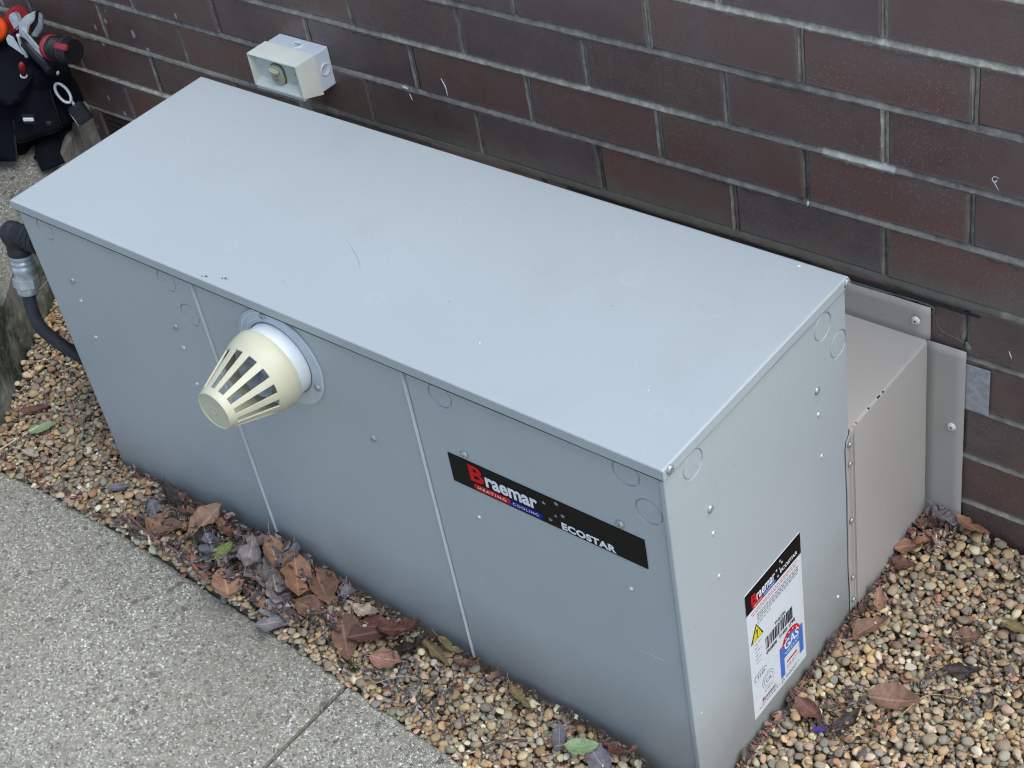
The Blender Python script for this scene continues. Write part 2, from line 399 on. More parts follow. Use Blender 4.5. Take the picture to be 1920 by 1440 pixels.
LM = {
 'tan': leaf_mat('leaf_tan', (0.42, 0.25, 0.155), (0.30, 0.165, 0.10)),
 'brown': leaf_mat('leaf_brown', (0.25, 0.135, 0.085), (0.145, 0.078, 0.05)),
 'orange': leaf_mat('leaf_orange', (0.37, 0.19, 0.11), (0.25, 0.125, 0.075)),
 'red': leaf_mat('leaf_red', (0.19, 0.078, 0.056), (0.11, 0.05, 0.038)),
 'pink': leaf_mat('leaf_pink', (0.38, 0.20, 0.135), (0.26, 0.13, 0.085)),
 'grey': leaf_mat('leaf_grey', (0.280, 0.248, 0.225), (0.131, 0.112, 0.099)),
 'slate': leaf_mat('leaf_slate', (0.221, 0.209, 0.217), (0.119, 0.109, 0.112)),
 'pale': leaf_mat('leaf_pale', (0.546, 0.455, 0.338), (0.364, 0.273, 0.195)),
 'green': leaf_mat('leaf_green', (0.20, 0.30, 0.13), (0.30, 0.38, 0.20)),
 'lime': leaf_mat('leaf_lime', (0.22, 0.28, 0.06), (0.13, 0.17, 0.04)),
 'olive': leaf_mat('leaf_olive', (0.286, 0.221, 0.091), (0.156, 0.117, 0.052)),
 'dark': leaf_mat('leaf_dark', (0.058, 0.045, 0.038), (0.03, 0.024, 0.02)),
}

# ================================================================== SETTING
WY = 0.6024                     # face of the brick wall
PZ = 0.055                      # top of the lower path
# ground sheet under everything
me = mesh_py('ground', [(-40, -40, -0.05), (40, -40, -0.05), (40, 40, -0.05), (-40, 40, -0.05)], [(0, 1, 2, 3)])
T(link('ground', me, M['soil']), None, None, kind='structure')

EDGE = [(-1.50, -0.130), (-1.371, -0.115), (-1.262, -0.106), (-1.147, -0.105), (-1.024, -0.104), (-0.819, -0.115), (-0.658, -0.122),
        (-0.514, -0.132), (-0.381, -0.144), (-0.269, -0.151), (0.0, -0.168), (0.4, -0.19), (1.2, -0.235), (3.5, -0.35)]
ex = [p[0] for p in EDGE]; ey = [p[1] for p in EDGE]
def edge_y(x): return np.interp(x, ex, ey)

def slab(name, x0, x1, mat):
    """path slab with a worn, rounded, slightly ragged edge towards the gravel"""
    xs = np.arange(x0, x1 + 1e-6, 0.006) if x1 - x0 < 4 else np.linspace(x0, x1, 600)
    v = []; f = []
    prof = [(0.0, -0.10), (0.0, -0.010), (-0.0015, -0.004), (-0.005, -0.0008), (-0.010, 0.0)]
    for x in xs:
        n1 = noise.noise((x*30, 0, 3)) * 0.0022 + noise.noise((x*110, 1, 3)) * 0.0014
        y = edge_y(x) + n1
        for dy, dz in prof: v.append((x, y + dy, PZ + dz))
        v.append((x, -3.2, PZ)); v.append((x, -3.2, PZ - 0.1))
    m = len(prof) + 2
    for i in range(len(xs) - 1):
        for k in range(m - 1):
            f.append((i*m+k, i*m+k+1, (i+1)*m+k+1, (i+1)*m+k)[::-1])
    f.append(tuple(range(m))); f.append(tuple((len(xs)-1)*m+k for k in range(m))[::-1])
    o = link(name, mesh_py(name, v, f), mat)
    return T(o, None, None, kind='structure')
slab('path', -4.0, -0.5123, M['aggregate'])
slab('path', -0.5068, 2.6, M['aggregate'])

# raised path behind with a diagonal mossy face
FACE = [(-1.36, -0.20), (-1.40, -0.13), (-1.469, -0.049), (-1.507, 0.004), (-1.588, 0.097), (-1.637, 0.161), (-1.7105, 0.254), (-1.79, 0.385), (-1.855, 0.50), (-1.905, 0.6024)]
def step_z(x, y): return 0.178 + 0.145 * y
Pf = bez([(x, y, 0) for x, y in FACE], 90)
v = []; f = []; fm = []
prof = [(0.0, None, -0.06), (0.0, -0.05, None), (0.002, -0.018, None), (-0.004, -0.006, None), (-0.013, -0.0015, None), (-0.022, 0.0, None)]
for i, p in enumerate(Pf):
    t = (Pf[min(i+1, len(Pf)-1)] - Pf[max(i-1, 0)]).normalized(); nn = Vector((t.y, -t.x, 0))
    if nn.x < 0: nn = -nn
    for j, (d, dz, za) in enumerate(prof):
        q = p + nn * (d + (noise.noise((p.x*14, p.y*14, j*2.0)) * 0.006 + noise.noise((p.x*50, p.y*50, j*3.0)) * 0.003 if j < 5 else 0))
        zz = za if za is not None else step_z(q.x, q.y) + dz
        v.append((q.x, q.y, zz))
    v.append((-4.0, p.y, step_z(-1.7, p.y)))
m = len(prof) + 1
for i in range(len(Pf) - 1):
    for k in range(m - 1):
        f.append((i*m+k, (i+1)*m+k, (i+1)*m+k+1, i*m+k+1)); fm.append(0 if k < 3 else 1)
f.append(tuple(range(m)) + (len(v),)); v.append((-4.0, Pf[0].y, -0.06)); fm.append(0)
me = mesh_py('raised_path', v, f); me.materials.append(M['mossy']); me.materials.append(M['aggregate_old'])
me.polygons.foreach_set('material_index', fm)
bm = bmesh.new(); bm.from_mesh(me); bmesh.ops.recalc_face_normals(bm, faces=bm.faces[:]); bm.to_mesh(me); bm.free()
T(link('raised_path', me), None, None, kind='structure')

# ------------------------------------------------------------------ brick wall
BH = 0.0901027; ZB = 0.8832157; XP = -0.4266918
wall = empty('brick_wall', (-0.9, WY + 0.06, 0), 'dark brown brick wall with grey mortar joints behind the heater', 'wall')
N0, N1 = -4, 10                 # courses (course n lies below bed joint n)
XL, XR = -2.75, 0.62
def brick_mesh(i):
    bm = bmesh.new(); r = random.Random(i)
    L2, H2, D = 0.2315/2, 0.0805/2, 0.1
    vs_ = bm_box(bm, (-L2, 0, -H2), (L2, D, H2))
    for q in vs_:
        q.co += Vector((r.uniform(-.0009, .0009), r.uniform(-.0007, .0007), r.uniform(-.0009, .0009)))
    ed = [e for e in bm.edges if sum(1 for q in e.verts if q.co.y < 0.05) == 2]
    bmesh.ops.bevel(bm, geom=ed, offset=0.0016 + r.random()*0.0012, segments=2, profile=0.6, affect='EDGES')
    return bm_mesh('brick', bm)
BM = [brick_mesh(i) for i in range(12)]
for b in BM: b.materials.append(M['brick'])
def brick(cx, cz, sx=1.0):
    o = bpy.data.objects.new('brick', random.choice(BM)); C.objects.link(o)
    o.location = (cx, WY + random.uniform(-0.0008, 0.0012), cz)
    o.scale = (sx, 1, 1)
    o.rotation_euler = (random.uniform(-.006, .006), random.uniform(-.003, .003), random.uniform(-.006, .006))
    return adopt(o, wall)
perps = {}
for n in range(N0, N1 + 1):
    cz = ZB - BH * (n + 0.5)
    ks = [k for k in range(-24, 14) if (k % 2 == 0) == (n % 2 != 0)]
    xs = [XP + k*0.12 for k in ks]; xs = [x for x in xs if XL <= x <= XR]
    perps[n] = xs
    for x0, x1 in zip(xs[:-1], xs[1:]):
        if n == 7 and abs(x0 - (XP - 12*0.12)) < 0.01: continue       # the air vent sits here
        brick((x0 + x1) / 2, cz)

# air vent brick with real holes
vx0, vz0 = XP - 12*0.12 + 0.005, ZB - BH*8 + 0.005; vw, vh = 0.230, 0.080
bm = bmesh.new(); nx, nz = 20, 6; cw, ch = vw/nx, vh/nz
for i in range(nx):
    for j in range(nz):
        cx, cz = vx0 + (i+.5)*cw, vz0 + (j+.5)*ch; edge = i in (0, nx-1)
        sq = [bm.verts.new((cx + a_*cw/2, WY - 0.001, cz + b_*ch/2)) for a_, b_ in ((-1,-1),(0,-1),(1,-1),(1,0),(1,1),(0,1),(-1,1),(-1,0))]
        if edge: bm.faces.new(sq); continue
        rr = 0.0047
        oc = [bm.verts.new((cx + rr*math.cos(R(225+45*k)), WY - 0.001, cz + rr*math.sin(R(225+45*k)))) for k in range(8)]
        od = [bm.verts.new((q.co.x, WY + 0.05, q.co.z)) for q in oc]
        for k in range(8):
            k2 = (k+1) % 8
            bm.faces.new((sq[k], sq[k2], oc[k2], oc[k])); bm.faces.new((oc[k], oc[k2], od[k2], od[k]))
        bm.faces.new(od)
bmesh.ops.remove_doubles(bm, verts=bm.verts[:], dist=1e-5)
o = link('air_vent', bm_mesh('air_vent', bm), plain('dark_terracotta', (0.05, 0.035, 0.03), 0.7, var=0.2, scale=90, bump=0.2), wall); o['label'] = 'dark brown terracotta air vent with rows of round holes'

# mortar: recessed backing plus tooled bed and perpend strips, one continuous part of the wall
v = []; f = []; cl = []; ms = []; tn = []
def add_strip(rows, clean, moss=0.0, tone=None):
    """rows: list of equal-length point lists"""
    b = len(v); m = len(rows[0])
    for ri, r_ in enumerate(rows):
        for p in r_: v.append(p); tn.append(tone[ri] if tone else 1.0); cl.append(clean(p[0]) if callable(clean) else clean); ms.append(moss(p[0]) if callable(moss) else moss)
    for i in range(len(rows) - 1):
        for k in range(m - 1):
            f.append((b+i*m+k, b+i*m+k+1, b+(i+1)*m+k+1, b+(i+1)*m+k))
add_strip([[(XL, WY+.0075, -0.12), (XR, WY+.0075, -0.12)], [(XL, WY+.0075, 1.25), (XR, WY+.0075, 1.25)]], 0.1)
CLEAN = {1: lambda x: 0.25 + 0.75*(x > -0.35) , 2: lambda x: 0.12, 3: lambda x: 0.55 if -0.95 < x < -0.35 else (1.3 if -0.160 < x < -0.050 else 0.2), 4: lambda x: 0.15, 6: lambda x: 0.8 if x < -1.4 else 0.1}
for n in range(N0, N1 + 2):
    zc = ZB - BH*n
    cf = CLEAN.get(n, (lambda x: 0.85) if n <= 0 else (lambda x: 0.3))
    xs = np.arange(XL, XR, 0.004)
    rows = [[], [], [], [], [], []]
    wide = (n == 5)
    for x in xs:
        n1 = noise.noise((x*22, n*7.3, 0)); n2 = noise.noise((x*95, n*5.1, 4)); n3 = noise.noise((x*60, n*3.3, 9))
        lap = 0.0022 + 0.0016*n2 + 0.0014*n3
        big = noise.noise((x*5.5, n*11.7, 2))
        if big > 0.25: lap += (big - 0.25) * 0.016 * (0.8 + 1.2*n2)
        lap += 0.0016*max(0, noise.noise((x*210, n*2.7, 6)))
        if (n == 3 and -0.165 < x < -0.045): lap += (0.0010 + 0.0085*abs(n2) + 0.004*abs(n3))*math.sin(math.pi*(x + 0.165)/0.12)**.5
        if (n == 1 and -0.34 < x < 0.12): lap += 0.0010 + 0.0048*max(0, n2 + .2*n1)          # smears of mortar over the brick below
        if wide and -1.15 < x < 0.06: lap = 0.006 + 0.003*n1 + 0.002*n2
        zl, zu = zc - 0.0052 - lap, zc + 0.0058
        if wide and x > -1.15: zu += 0.004 + 0.002*n1
        out = WY - 0.0010 - 0.0007*n1 - 0.0004*n2
        dp = WY + (0.0035 + 0.0012*n3 if not wide else 0.0005 + 0.001*n3)
        rows[0].append((x, WY + 0.006, zl - 0.0002)); rows[1].append((x, out, zl + 0.0012))
        rows[2].append((x, out + 0.0002, zc - 0.0050 + 0.0012*n2 + 0.0006*n3)); rows[3].append((x, out + 0.0004, zc - 0.0042 + 0.0012*n2 + 0.0006*n3)); rows[4].append((x, dp - 0.001, zc + 0.0026)); rows[5].append((x, dp + 0.006, zu))
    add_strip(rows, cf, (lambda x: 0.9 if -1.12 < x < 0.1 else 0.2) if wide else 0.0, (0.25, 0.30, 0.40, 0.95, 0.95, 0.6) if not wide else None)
for n, xs in perps.items():
    z0, z1 = ZB - BH*(n+1) + 0.004, ZB - BH*n - 0.004
    for x in xs:
        zs = np.linspace(z0, z1, 12); rows = [[], [], [], [], [], []]; sd = random.random()*50; cv = 0.35 + 0.3*random.random() if (n < 3 and x > -0.5) else 0.08
        fill = random.uniform(0.6, 1.0)
        for z in zs:
            a1 = noise.noise((z*70, sd, 0))*0.0012; a2 = noise.noise((z*160, sd, 5))*0.0008
            gp_ = 0.0032*(1 - fill*.6)
            rows[0].append((x - 0.0064 + a1, WY + 0.0003, z)); rows[1].append((x - 0.0030 + a1, WY + 0.0022, z))
            rows[2].append((x - 0.0026 + a1, WY + 0.0100, z)); rows[3].append((x - 0.0026 + gp_ + a1 + a2, WY + 0.0100, z))
            rows[4].append((x - 0.0020 + gp_ + a2, WY + 0.0024 + a1, z)); rows[5].append((x + 0.0056 + a2, WY - 0.0004, z))
        add_strip(rows, cv)
me = mesh_py('mortar', v, f)
for nm, dat in (('clean', cl), ('moss', ms), ('tone', tn)):
    at = me.attributes.new(nm, 'FLOAT', 'POINT'); at.data.foreach_set('value', np.array(dat, np.float32))
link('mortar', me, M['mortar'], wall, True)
# rest of the wall's body behind the face
box('wall_core', (XL, WY + 0.09, -0.12), (XR, WY + 0.23, 1.25), M['mortar'], wall)
# damp course membrane, sticking out as a ragged black edge under bed joint five
rows = [[], [], [], []]
for x in np.arange(-0.62, 0.075, 0.004):
    q = noise.noise((x*18, 3, 3))*0.0022 + noise.noise((x*60, 3, 8))*0.001; z = ZB - BH*5 - 0.0135 + noise.noise((x*9, 1, 1))*0.003
    rows[0].append((x, WY+0.004, z-0.0014)); rows[1].append((x, WY-0.0042+q, z-0.0018)); rows[2].append((x, WY-0.0042+q, z+0.0004)); rows[3].append((x, WY+0.004, z+0.0008))
v = []; f = []; cl = []; ms = []; tn = []
add_strip(rows, 0.0); link('damp_course', mesh_py('damp_course', v, f), M['dpc'], wall)

# white scratches and mortar dabs on the brick faces
def dab(name, pts, rad, mat, y=WY - 0.0005):
    P = bez([(x, y, z) for x, z in pts], 10)
    rr = [rad*(0.45 + 0.55*math.sin(math.pi*min(0.95, max(0.05, i/(len(P)-1))))) for i in range(len(P))]
    return link(name, tube_mesh(name, P, rr, 6), mat, wall, True)
dab('scratch', [(-0.8496, 0.5602), (-0.8436, 0.5471), (-0.842, 0.5301)], 0.0010, M['white_ink'])
dab('scratch', [(-0.9296, 0.5139), (-0.9256, 0.5019)], 0.0010, M['white_ink'])
dab('scratch', [(0.1142, 0.3753), (0.1185, 0.3641)], 0.0007, M['white_ink'])
dab('curled_fibre', [(0.0885, 0.6395), (0.083, 0.641), (0.080, 0.636), (0.0837, 0.632), (0.0865, 0.636), (0.0835, 0.632), (0.087, 0.626), (0.0894, 0.6225)], 0.0007, M['white_ink'])
for pts, rr in (([(-0.185, 0.5235), (-0.186, 0.515)], 0.0024), ([(-0.945, 0.5225), (-0.932, 0.521)], 0.0022)):
    dab('mortar_dab', pts, rr, M['white_screw'], WY + 0.0008)

# ================================================================== HEATER
HL, HD = 1.1778, 0.3924
FYp, RXp = 0.004, -0.0034
heater = empty('ducted_gas_heater', (-HL/2, HD/2, 0.0), 'long grey sheet metal ducted gas heater standing in the gravel', 'heater')

def circle(cx, cy, r, n=36): return [(cx + r*math.cos(2*math.pi*k/n), cy + r*math.sin(2*math.pi*k/n)) for k in range(n)]
def panel(name, u0, v0, u1, v1, knocks, tomap, mat, rad=0.0195, depth=0.0020, round_u=0.0022, fold=0.014):
    """flat sheet with pressed-in knockout discs; (u,v) in the sheet, w outwards; edges folded back"""
    b = round_u
    pts = [(u0+b, v0), (u1-b, v0), (u1-b, v1), (u0+b, v1)]; faces = [list(range(4))]
    loops = []
    for (cx, cy) in knocks:
        c_ = circle(cx, cy, rad); loops.append(list(range(len(pts), len(pts)+len(c_)))); pts += c_
    edges = [(i, (i+1) % 4) for i in range(4)]
    for lp in loops: edges += [(lp[i], lp[(i+1) % len(lp)]) for i in range(len(lp))]
    V, Ed, Fc, *_ = delaunay_2d_cdt([Vector(p) for p in pts], edges, faces + loops, 2, 1e-6)
    v = [tomap(p.x, p.y, 0) for p in V]; f = []
    for q in Fc:
        cxy = sum((V[i] for i in q), Vector((0, 0))) / len(q)
        if any((cxy - Vector(kc)).length < rad*0.999 for kc in knocks): continue
        f.append(tuple(q))
    for kc in knocks:            # sunk rim and the disc itself
        n = 36; base = len(v)
        for r_, d_ in ((rad, 0.0), (rad-0.0006, -depth), (rad-0.0017, -depth), (rad-0.0025, -0.0003), (0.0, -0.0002)):
            for k in range(n):
                a_ = 2*math.pi*k/n; br = 1.0 if abs(((k/n*360) - 315 + 180) % 360 - 180) > 7 else 0.25
                v.append(tomap(kc[0] + r_*math.cos(a_), kc[1] + r_*math.sin(a_), d_*br))
        for i in range(4):
            for k in range(n):
                k2 = (k+1) % n; f.append((base+i*n+k, base+i*n+k2, base+(i+1)*n+k2, base+(i+1)*n+k))
    # rounded, folded vertical edges
    for (ue, sgn) in ((u0, -1), (u1, 1)):
        base = len(v); st = 5
        for i in range(st + 1):
            a_ = math.pi/2*i/st
            uu = ue - sgn*b + sgn*b*math.sin(a_); ww = -b + b*math.cos(a_)
            v.append(tomap(uu, v0, ww)); v.append(tomap(uu, v1, ww))
        v.append(tomap(ue, v0, -fold)); v.append(tomap(ue, v1, -fold))
        for i in range(st + 1):
            q = (base+2*i, base+2*i+2, base+2*i+3, base+2*i+1); f.append(q if sgn > 0 else q[::-1])
    base = len(v)
    for uu in (u0, u1): v.append(tomap(uu, v1, -fold)); v.append(tomap(uu, v1, 0))
    f.append((base, base+1, base+3, base+2))
    me = mesh_py(name, v, f)
    bm = bmesh.new(); bm.from_mesh(me); bmesh.ops.remove_doubles(bm, verts=bm.verts[:], dist=2e-6); bmesh.ops.recalc_face_normals(bm, faces=bm.faces[:])
    bm.to_mesh(me); bm.free()
    o = link(name, me, mat, heater)
    return o
Fm = lambda yy: (lambda u, v_, w_: (u, yy - w_, v_))
Rm = lambda xx: (lambda u, v_, w_: (xx + w_, u, v_))
ZT = 0.5965
S1, S2 = -0.7835, -0.3936
panel('front_panel', -HL + 0.004, -0.04, S1 - 0.0012, ZT, [(-1.1182, 0.5625), (-0.8434, 0.5615), (-0.8143, 0.5115)], Fm(0.0060), M['paint'])
panel('front_panel', S1 + 0.0012, -0.04, S2 - 0.0012, ZT, [], Fm(0.0068), M['paint'])
panel('front_panel', S2 + 0.0012, -0.04, -0.0125, ZT, [(-0.3371, 0.5612), (-0.0592, 0.5635), (-0.0335, 0.5155)], Fm(0.0076), M['paint'])
panel('side_panel', 0.004, -0.04, HD - 0.003, ZT, [(0.0576, 0.5618), (0.3358, 0.5600), (0.3702, 0.5089)], Rm(RXp), M['paint_side'], fold=0.006)
# turned hems at the two seams, coloured pale to paint in light on their edges
for sx_, py in ((S1, 0.0060), (S2, 0.0068)):
    bm = bmesh.new(); bm_box(bm, (sx_ - 0.0026, py - 0.0022, -0.04), (sx_ - 0.0008, py + 0.004, 0.584)); bmesh.ops.bevel(bm, geom=bm.edges[:], offset=0.0005, segments=2, affect='EDGES')
    link('panel_hem', bm_mesh('panel_hem', bm), M['hem'], heater)
# folded return of the side panel over the front
bm = bmesh.new(); bm_box(bm, (-0.0125, 0.0050, 0.018), (-0.0036, 0.010, ZT - 0.001)); bmesh.ops.bevel(bm, geom=bm.edges[:], offset=0.0012, segments=2, affect='EDGES')
link('corner_flange', bm_mesh('corner_flange', bm), M['paint_side'], heater)
bm = bmesh.new(); bm_box(bm, (-0.0098, 0.0056, -0.04), (-0.0036, 0.010, 0.0178)); bmesh.ops.bevel(bm, geom=bm.edges[:], offset=0.001, segments=2, affect='EDGES')
link('corner_flange', bm_mesh('corner_flange', bm), M['paint_side'], heater)
box('side_panel', (-HL + 0.003, 0.006, -0.04), (-HL + 0.0045, HD - 0.003, ZT), M['paint'], heater)
box('back_panel', (-HL + 0.005, HD - 0.005, -0.04), (-0.005, HD - 0.0035, ZT), M['paint'], heater)
box('inner_casing', (-HL + 0.008, 0.022, -0.04), (-0.010, HD - 0.008, 0.585), M['dark'], heater)

# lid: slightly crowned sheet with a turned-down lip all round
nx, ny = 40, 14; v = []; f = []
b = 0.0016
gx = [-HL, -HL + b] + list(np.linspace(-HL + b + .003, -b - .003, nx - 3)) + [-b, 0.0]
gy = [0.0, b] + list(np.linspace(b + .003, HD - b - .003, ny - 3)) + [HD - b, HD]
for i, x in enumerate(gx):
    for j, y in enumerate(gy):
        u = (x + HL) / HL; q = y / HD
        crown = 0.0012*math.sin(math.pi*u)*math.sin(math.pi*q) + 0.0005*noise.noise((x*2.5, y*4, 1))*math.sin(math.pi*u)*math.sin(math.pi*q)
        e = (i in (0, nx)) + (j in (0, ny))
        v.append((x, y, 0.6 + crown - (0.0012 if e == 1 else 0.0022 if e == 2 else 0)))
m = ny + 1
for i in range(nx):
    for j in range(ny): f.append((i*m+j, (i+1)*m+j, (i+1)*m+j+1, i*m+j+1))
ring = [i*m for i in range(nx+1)] + [nx*m + j for j in range(1, ny+1)] + [i*m + ny for i in range(nx-1, -1, -1)] + [j for j in range(ny-1, 0, -1)]
def lipz(x, y): return 0.5852 + 0.0006*noise.noise((x*6, y*6, 0))
base = len(v); ncount = len(ring)
for r_ in ring: x, y, z = v[r_]; v.append((x, y, lipz(x, y)))
for r_ in ring:
    x, y, z = v[r_]; v.append((min(max(x, -HL + 0.0014), -0.0014), min(max(y, 0.0014), HD - 0.0014), lipz(x, y)))
for r_ in ring:
    x, y, z = v[r_]; v.append((min(max(x, -HL + 0.0014), -0.0014), min(max(y, 0.0014), HD - 0.0014), 0.5972))
for k in range(ncount):
    k2 = (k+1) % ncount
    f.append((ring[k2], ring[k], base+k, base+k2))
    f.append((base+k2, base+k, base+ncount+k, base+ncount+k2))
    f.append((base+ncount+k2, base+ncount+k, base+2*ncount+k, base+2*ncount+k2))
me = mesh_py('lid', v, f)
lid = link('lid', me, M['lid_paint'], heater)
for p in me.polygons: p.use_smooth = p.normal.z > 0.3
# chips of paint and scuffs on the lid
def chip(x, y, r_, mat, zz=0.6017):
    n = 7; vv = [(x + r_*random.uniform(.6, 1.1)*math.cos(2*math.pi*k/n), y + r_*random.uniform(.6, 1.1)*math.sin(2*math.pi*k/n), zz) for k in range(n)]
    link('paint_fleck', mesh_py('paint_fleck', vv, [tuple(range(n))]), mat, lid)
chip(-0.0622, 0.3816, 0.0024, M['white_ink'], 0.6006); chip(-0.3203, 0.0746, 0.0017, M['white_ink'], 0.6016); chip(-0.0901, 0.1016, 0.0014, M['white_ink'], 0.6010)
for x, y, r_ in ((-0.752, .006, .0010), (-0.747, .008, .0016), (-0.744, .0085, .0009), (-0.722, .016, .0014), (-0.718, .018, .0019), (-0.714, .017, .0008), (-0.640, .05, .0009), (-0.41, .12, .0008), (-0.22, .21, .0010), (-0.83, .22, .0008)): chip(x, y, r_, M['dark'], 0.6012)
link('scratch', tube_mesh('scratch', [(-0.6228, 0.1571, 0.6013), (-0.59, 0.14, 0.6014), (-0.5531, 0.1124, 0.6013)], [0.00005, 0.00018, 0.00005], 5), M['star_ink'], lid)
link('scratch', tube_mesh('scratch', [(-0.0867, 0.0075, 0.2515), (-0.05, 0.0075, 0.2545), (-0.0145, 0.0075, 0.2555)], [0.0001, 0.0003, 0.0001], 5), M['rivet'], heater)

# dark strips added to draw the shadow line under the lid lip
box('lip_shadow_line', (-HL + 0.003, 0.0008, 0.5826), (-0.0030, 0.0068, 0.5862), M['dark'], heater)
box('lip_shadow_line', (-0.0042, 0.0030, 0.5834), (-0.0010, HD - 0.003, 0.5862), M['dark'], heater)
# screws and rivets, shared meshes
def screw_mesh(mat):
    bm = bmesh.new()
    me = lathe_mesh('screw', [(0.0054, 0.0), (0.0054, 0.0009), (0.0046, 0.0022), (0.0030, 0.0031), (0.0017, 0.0034), (0.0014, 0.0022), (0.0, 0.0021)], 14, caps=False)
    me.materials.append(mat); me.materials.append(M['dark'])
    idx = [1 if (abs(p.center.x) + abs(p.center.y) < 0.0016) else 0 for p in me.polygons]
    me.polygons.foreach_set('material_index', idx); me.polygons.foreach_set('use_smooth', [True]*len(me.polygons)); return me
def rivet_mesh():
    me = lathe_mesh('rivet', [(0.0036, 0.0), (0.0034, 0.0009), (0.0024, 0.0017), (0.0011, 0.0020), (0.0009, 0.0013), (0.0, 0.0013)], 12, caps=False)
    me.materials.append(M['rivet']); me.polygons.foreach_set('use_smooth', [True]*len(me.polygons)); return me
SCREW = screw_mesh(M['screw']); WSCREW = screw_mesh(M['white_screw']); RIVET = rivet_mesh()
def fix(me, loc, nrm, parent, s=1.0):
    o = bpy.data.objects.new(me.name.split('.')[0], me); C.objects.link(o); o.location = loc
    q = Vector(nrm).to_track_quat('Z', 'Y').to_euler(); o.rotation_euler = q; o.scale = (s, s, s)
    return adopt(o, parent)
for x, z in ((-1.0985, 0.4748), (-0.8605, 0.4745)): fix(SCREW, (x, 0.0060, z), (0, -1, 0), heater)
for x, z in ((-1.0975, 0.436), (-1.098, 0.3648), (-0.8599, 0.4356), (-0.8595, 0.3672)): fix(RIVET, (x, 0.0060, z), (0, -1, 0), heater)
fix(SCREW, (-0.4854, 0.0068, 0.426), (0, -1, 0), heater)
for x, z in ((-0.3168, 0.4735), (-0.0785, 0.4742)): fix(SCREW, (x, 0.0072, z), (0, -1, 0), heater, 1.1)
for x, z in ((-0.3172, 0.3639), (-0.0777, 0.3638)): fix(RIVET, (x, 0.0076, z), (0, -1, 0), heater)
for y, z in ((0.0121, 0.5935), (0.387, 0.5935)): fix(SCREW, (0.0, y, z), (1, 0, 0), heater, 1.15)
for y, z in ((0.0801, 0.4732), (0.3167, 0.4736)): fix(SCREW, (RXp, y, z), (1, 0, 0), heater)
for y, z in ((0.0814, 0.4318), (0.0843, 0.3563), (0.3181, 0.4331), (0.3217, 0.3593), (0.3489, 0.068)): fix(RIVET, (RXp, y, z), (1, 0, 0), heater)
chip_o = fix(RIVET, (RXp, 0.0203, 0.1643), (1, 0, 0), heater, 0.45)

# ------------------------------------------------------------------ lettering helpers
def text(body, size, P, u, v_, n_, off, mat, parent, bold=0.0, width=None, height=None, align='LEFT', name='lettering', space=1.0):
    """flat letters: P = lower-left corner, u = reading direction, v_ = up, n_ = outward"""
    cu = bpy.data.curves.new('t', 'FONT'); cu.body = body; cu.size = 1.0; cu.offset = bold; cu.resolution_u = 3
    cu.align_x = 'LEFT'; cu.space_character = space
    ob = bpy.data.objects.new('t', cu); C.objects.link(ob)
    dg = bpy.context.evaluated_depsgraph_get(); ev = ob.evaluated_get(dg); tm = ev.to_mesh()
    co = np.empty(len(tm.vertices)*3); tm.vertices.foreach_get('co', co); co = co.reshape(-1, 3)
    fc = [tuple(p.vertices) for p in tm.polygons]
    ev.to_mesh_clear(); bpy.data.objects.remove(ob); bpy.data.curves.remove(cu)
    lo, hi = co.min(0), co.max(0)
    sx = (width / (hi[0]-lo[0])) if width else size
    sy = (height / (hi[1]-lo[1])) if height else size
    P, u, v_, n_ = Vector(P), Vector(u), Vector(v_), Vector(n_)
    vv = [P + u*float((c_[0]-lo[0])*sx) + v_*float((c_[1]-lo[1])*sy) + n_*off for c_ in co]
    return link(name, mesh_py(name, vv, fc), mat, parent)

def plate2d(name, poly, P, u, v_, n_, off, mat, parent, bottom=None):
    P, u, v_, n_ = Vector(P), Vector(u), Vector(v_), Vector(n_)
    vv = [P + u*a_ + v_*b_ + n_*off for a_, b_ in poly]; n = len(vv); f = [tuple(range(n))]
    if bottom is not None:
        vv += [P + u*a_ + v_*b_ + n_*bottom for a_, b_ in poly]
        f += [(k, k+n, (k+1) % n + n, (k+1) % n) for k in range(n)]
    return link(name, mesh_py(name, vv, f), mat, parent)
def many2d(name, polys, P, u, v_, n_, off, mat, parent):
    P, u, v_, n_ = Vector(P), Vector(u), Vector(v_), Vector(n_); vv = []; f = []
    for poly in polys:
        b0 = len(vv); vv += [P + u*a_ + v_*b_ + n_*off for a_, b_ in poly]; f.append(tuple(range(b0, len(vv))))
    return link(name, mesh_py(name, vv, f), mat, parent)
def rect(a0, b0, a1, b1): return [(a0, b0), (a1, b0), (a1, b1), (a0, b1)]
def pill(a0, b0, a1, b1, l=True, r_=True, n=6):
    h = (b1-b0)/2; cb = (b0+b1)/2; p = []
    if r_: p += [(a1-h+h*math.cos(t), cb+h*math.sin(t)) for t in np.linspace(-math.pi/2, math.pi/2, n)]
    else: p += [(a1, b0), (a1, b1)]
    if l: p += [(a0+h+h*math.cos(t), cb+h*math.sin(t)) for t in np.linspace(math.pi/2, 3*math.pi/2, n)]
    else: p += [(a0, b1), (a0, b0)]
    return p
def star(cx, cy, r_, n=5, inner=0.42): return [(cx + (r_ if k % 2 == 0 else r_*inner)*math.cos(math.pi/2 + k*math.pi/n), cy + (r_ if k % 2 == 0 else r_*inner)*math.sin(math.pi/2 + k*math.pi/n)) for k in range(2*n)]
def disc(cx, cy, r_, n=24): return circle(cx, cy, r_, n)
def arc_band(cx, cy, r0, r1, a0, a1, n=18):
    t = np.linspace(a0, a1, n); return [(cx+r1*math.cos(x), cy+r1*math.sin(x)) for x in t] + [(cx+r0*math.cos(x), cy+r0*math.sin(x)) for x in t[::-1]]

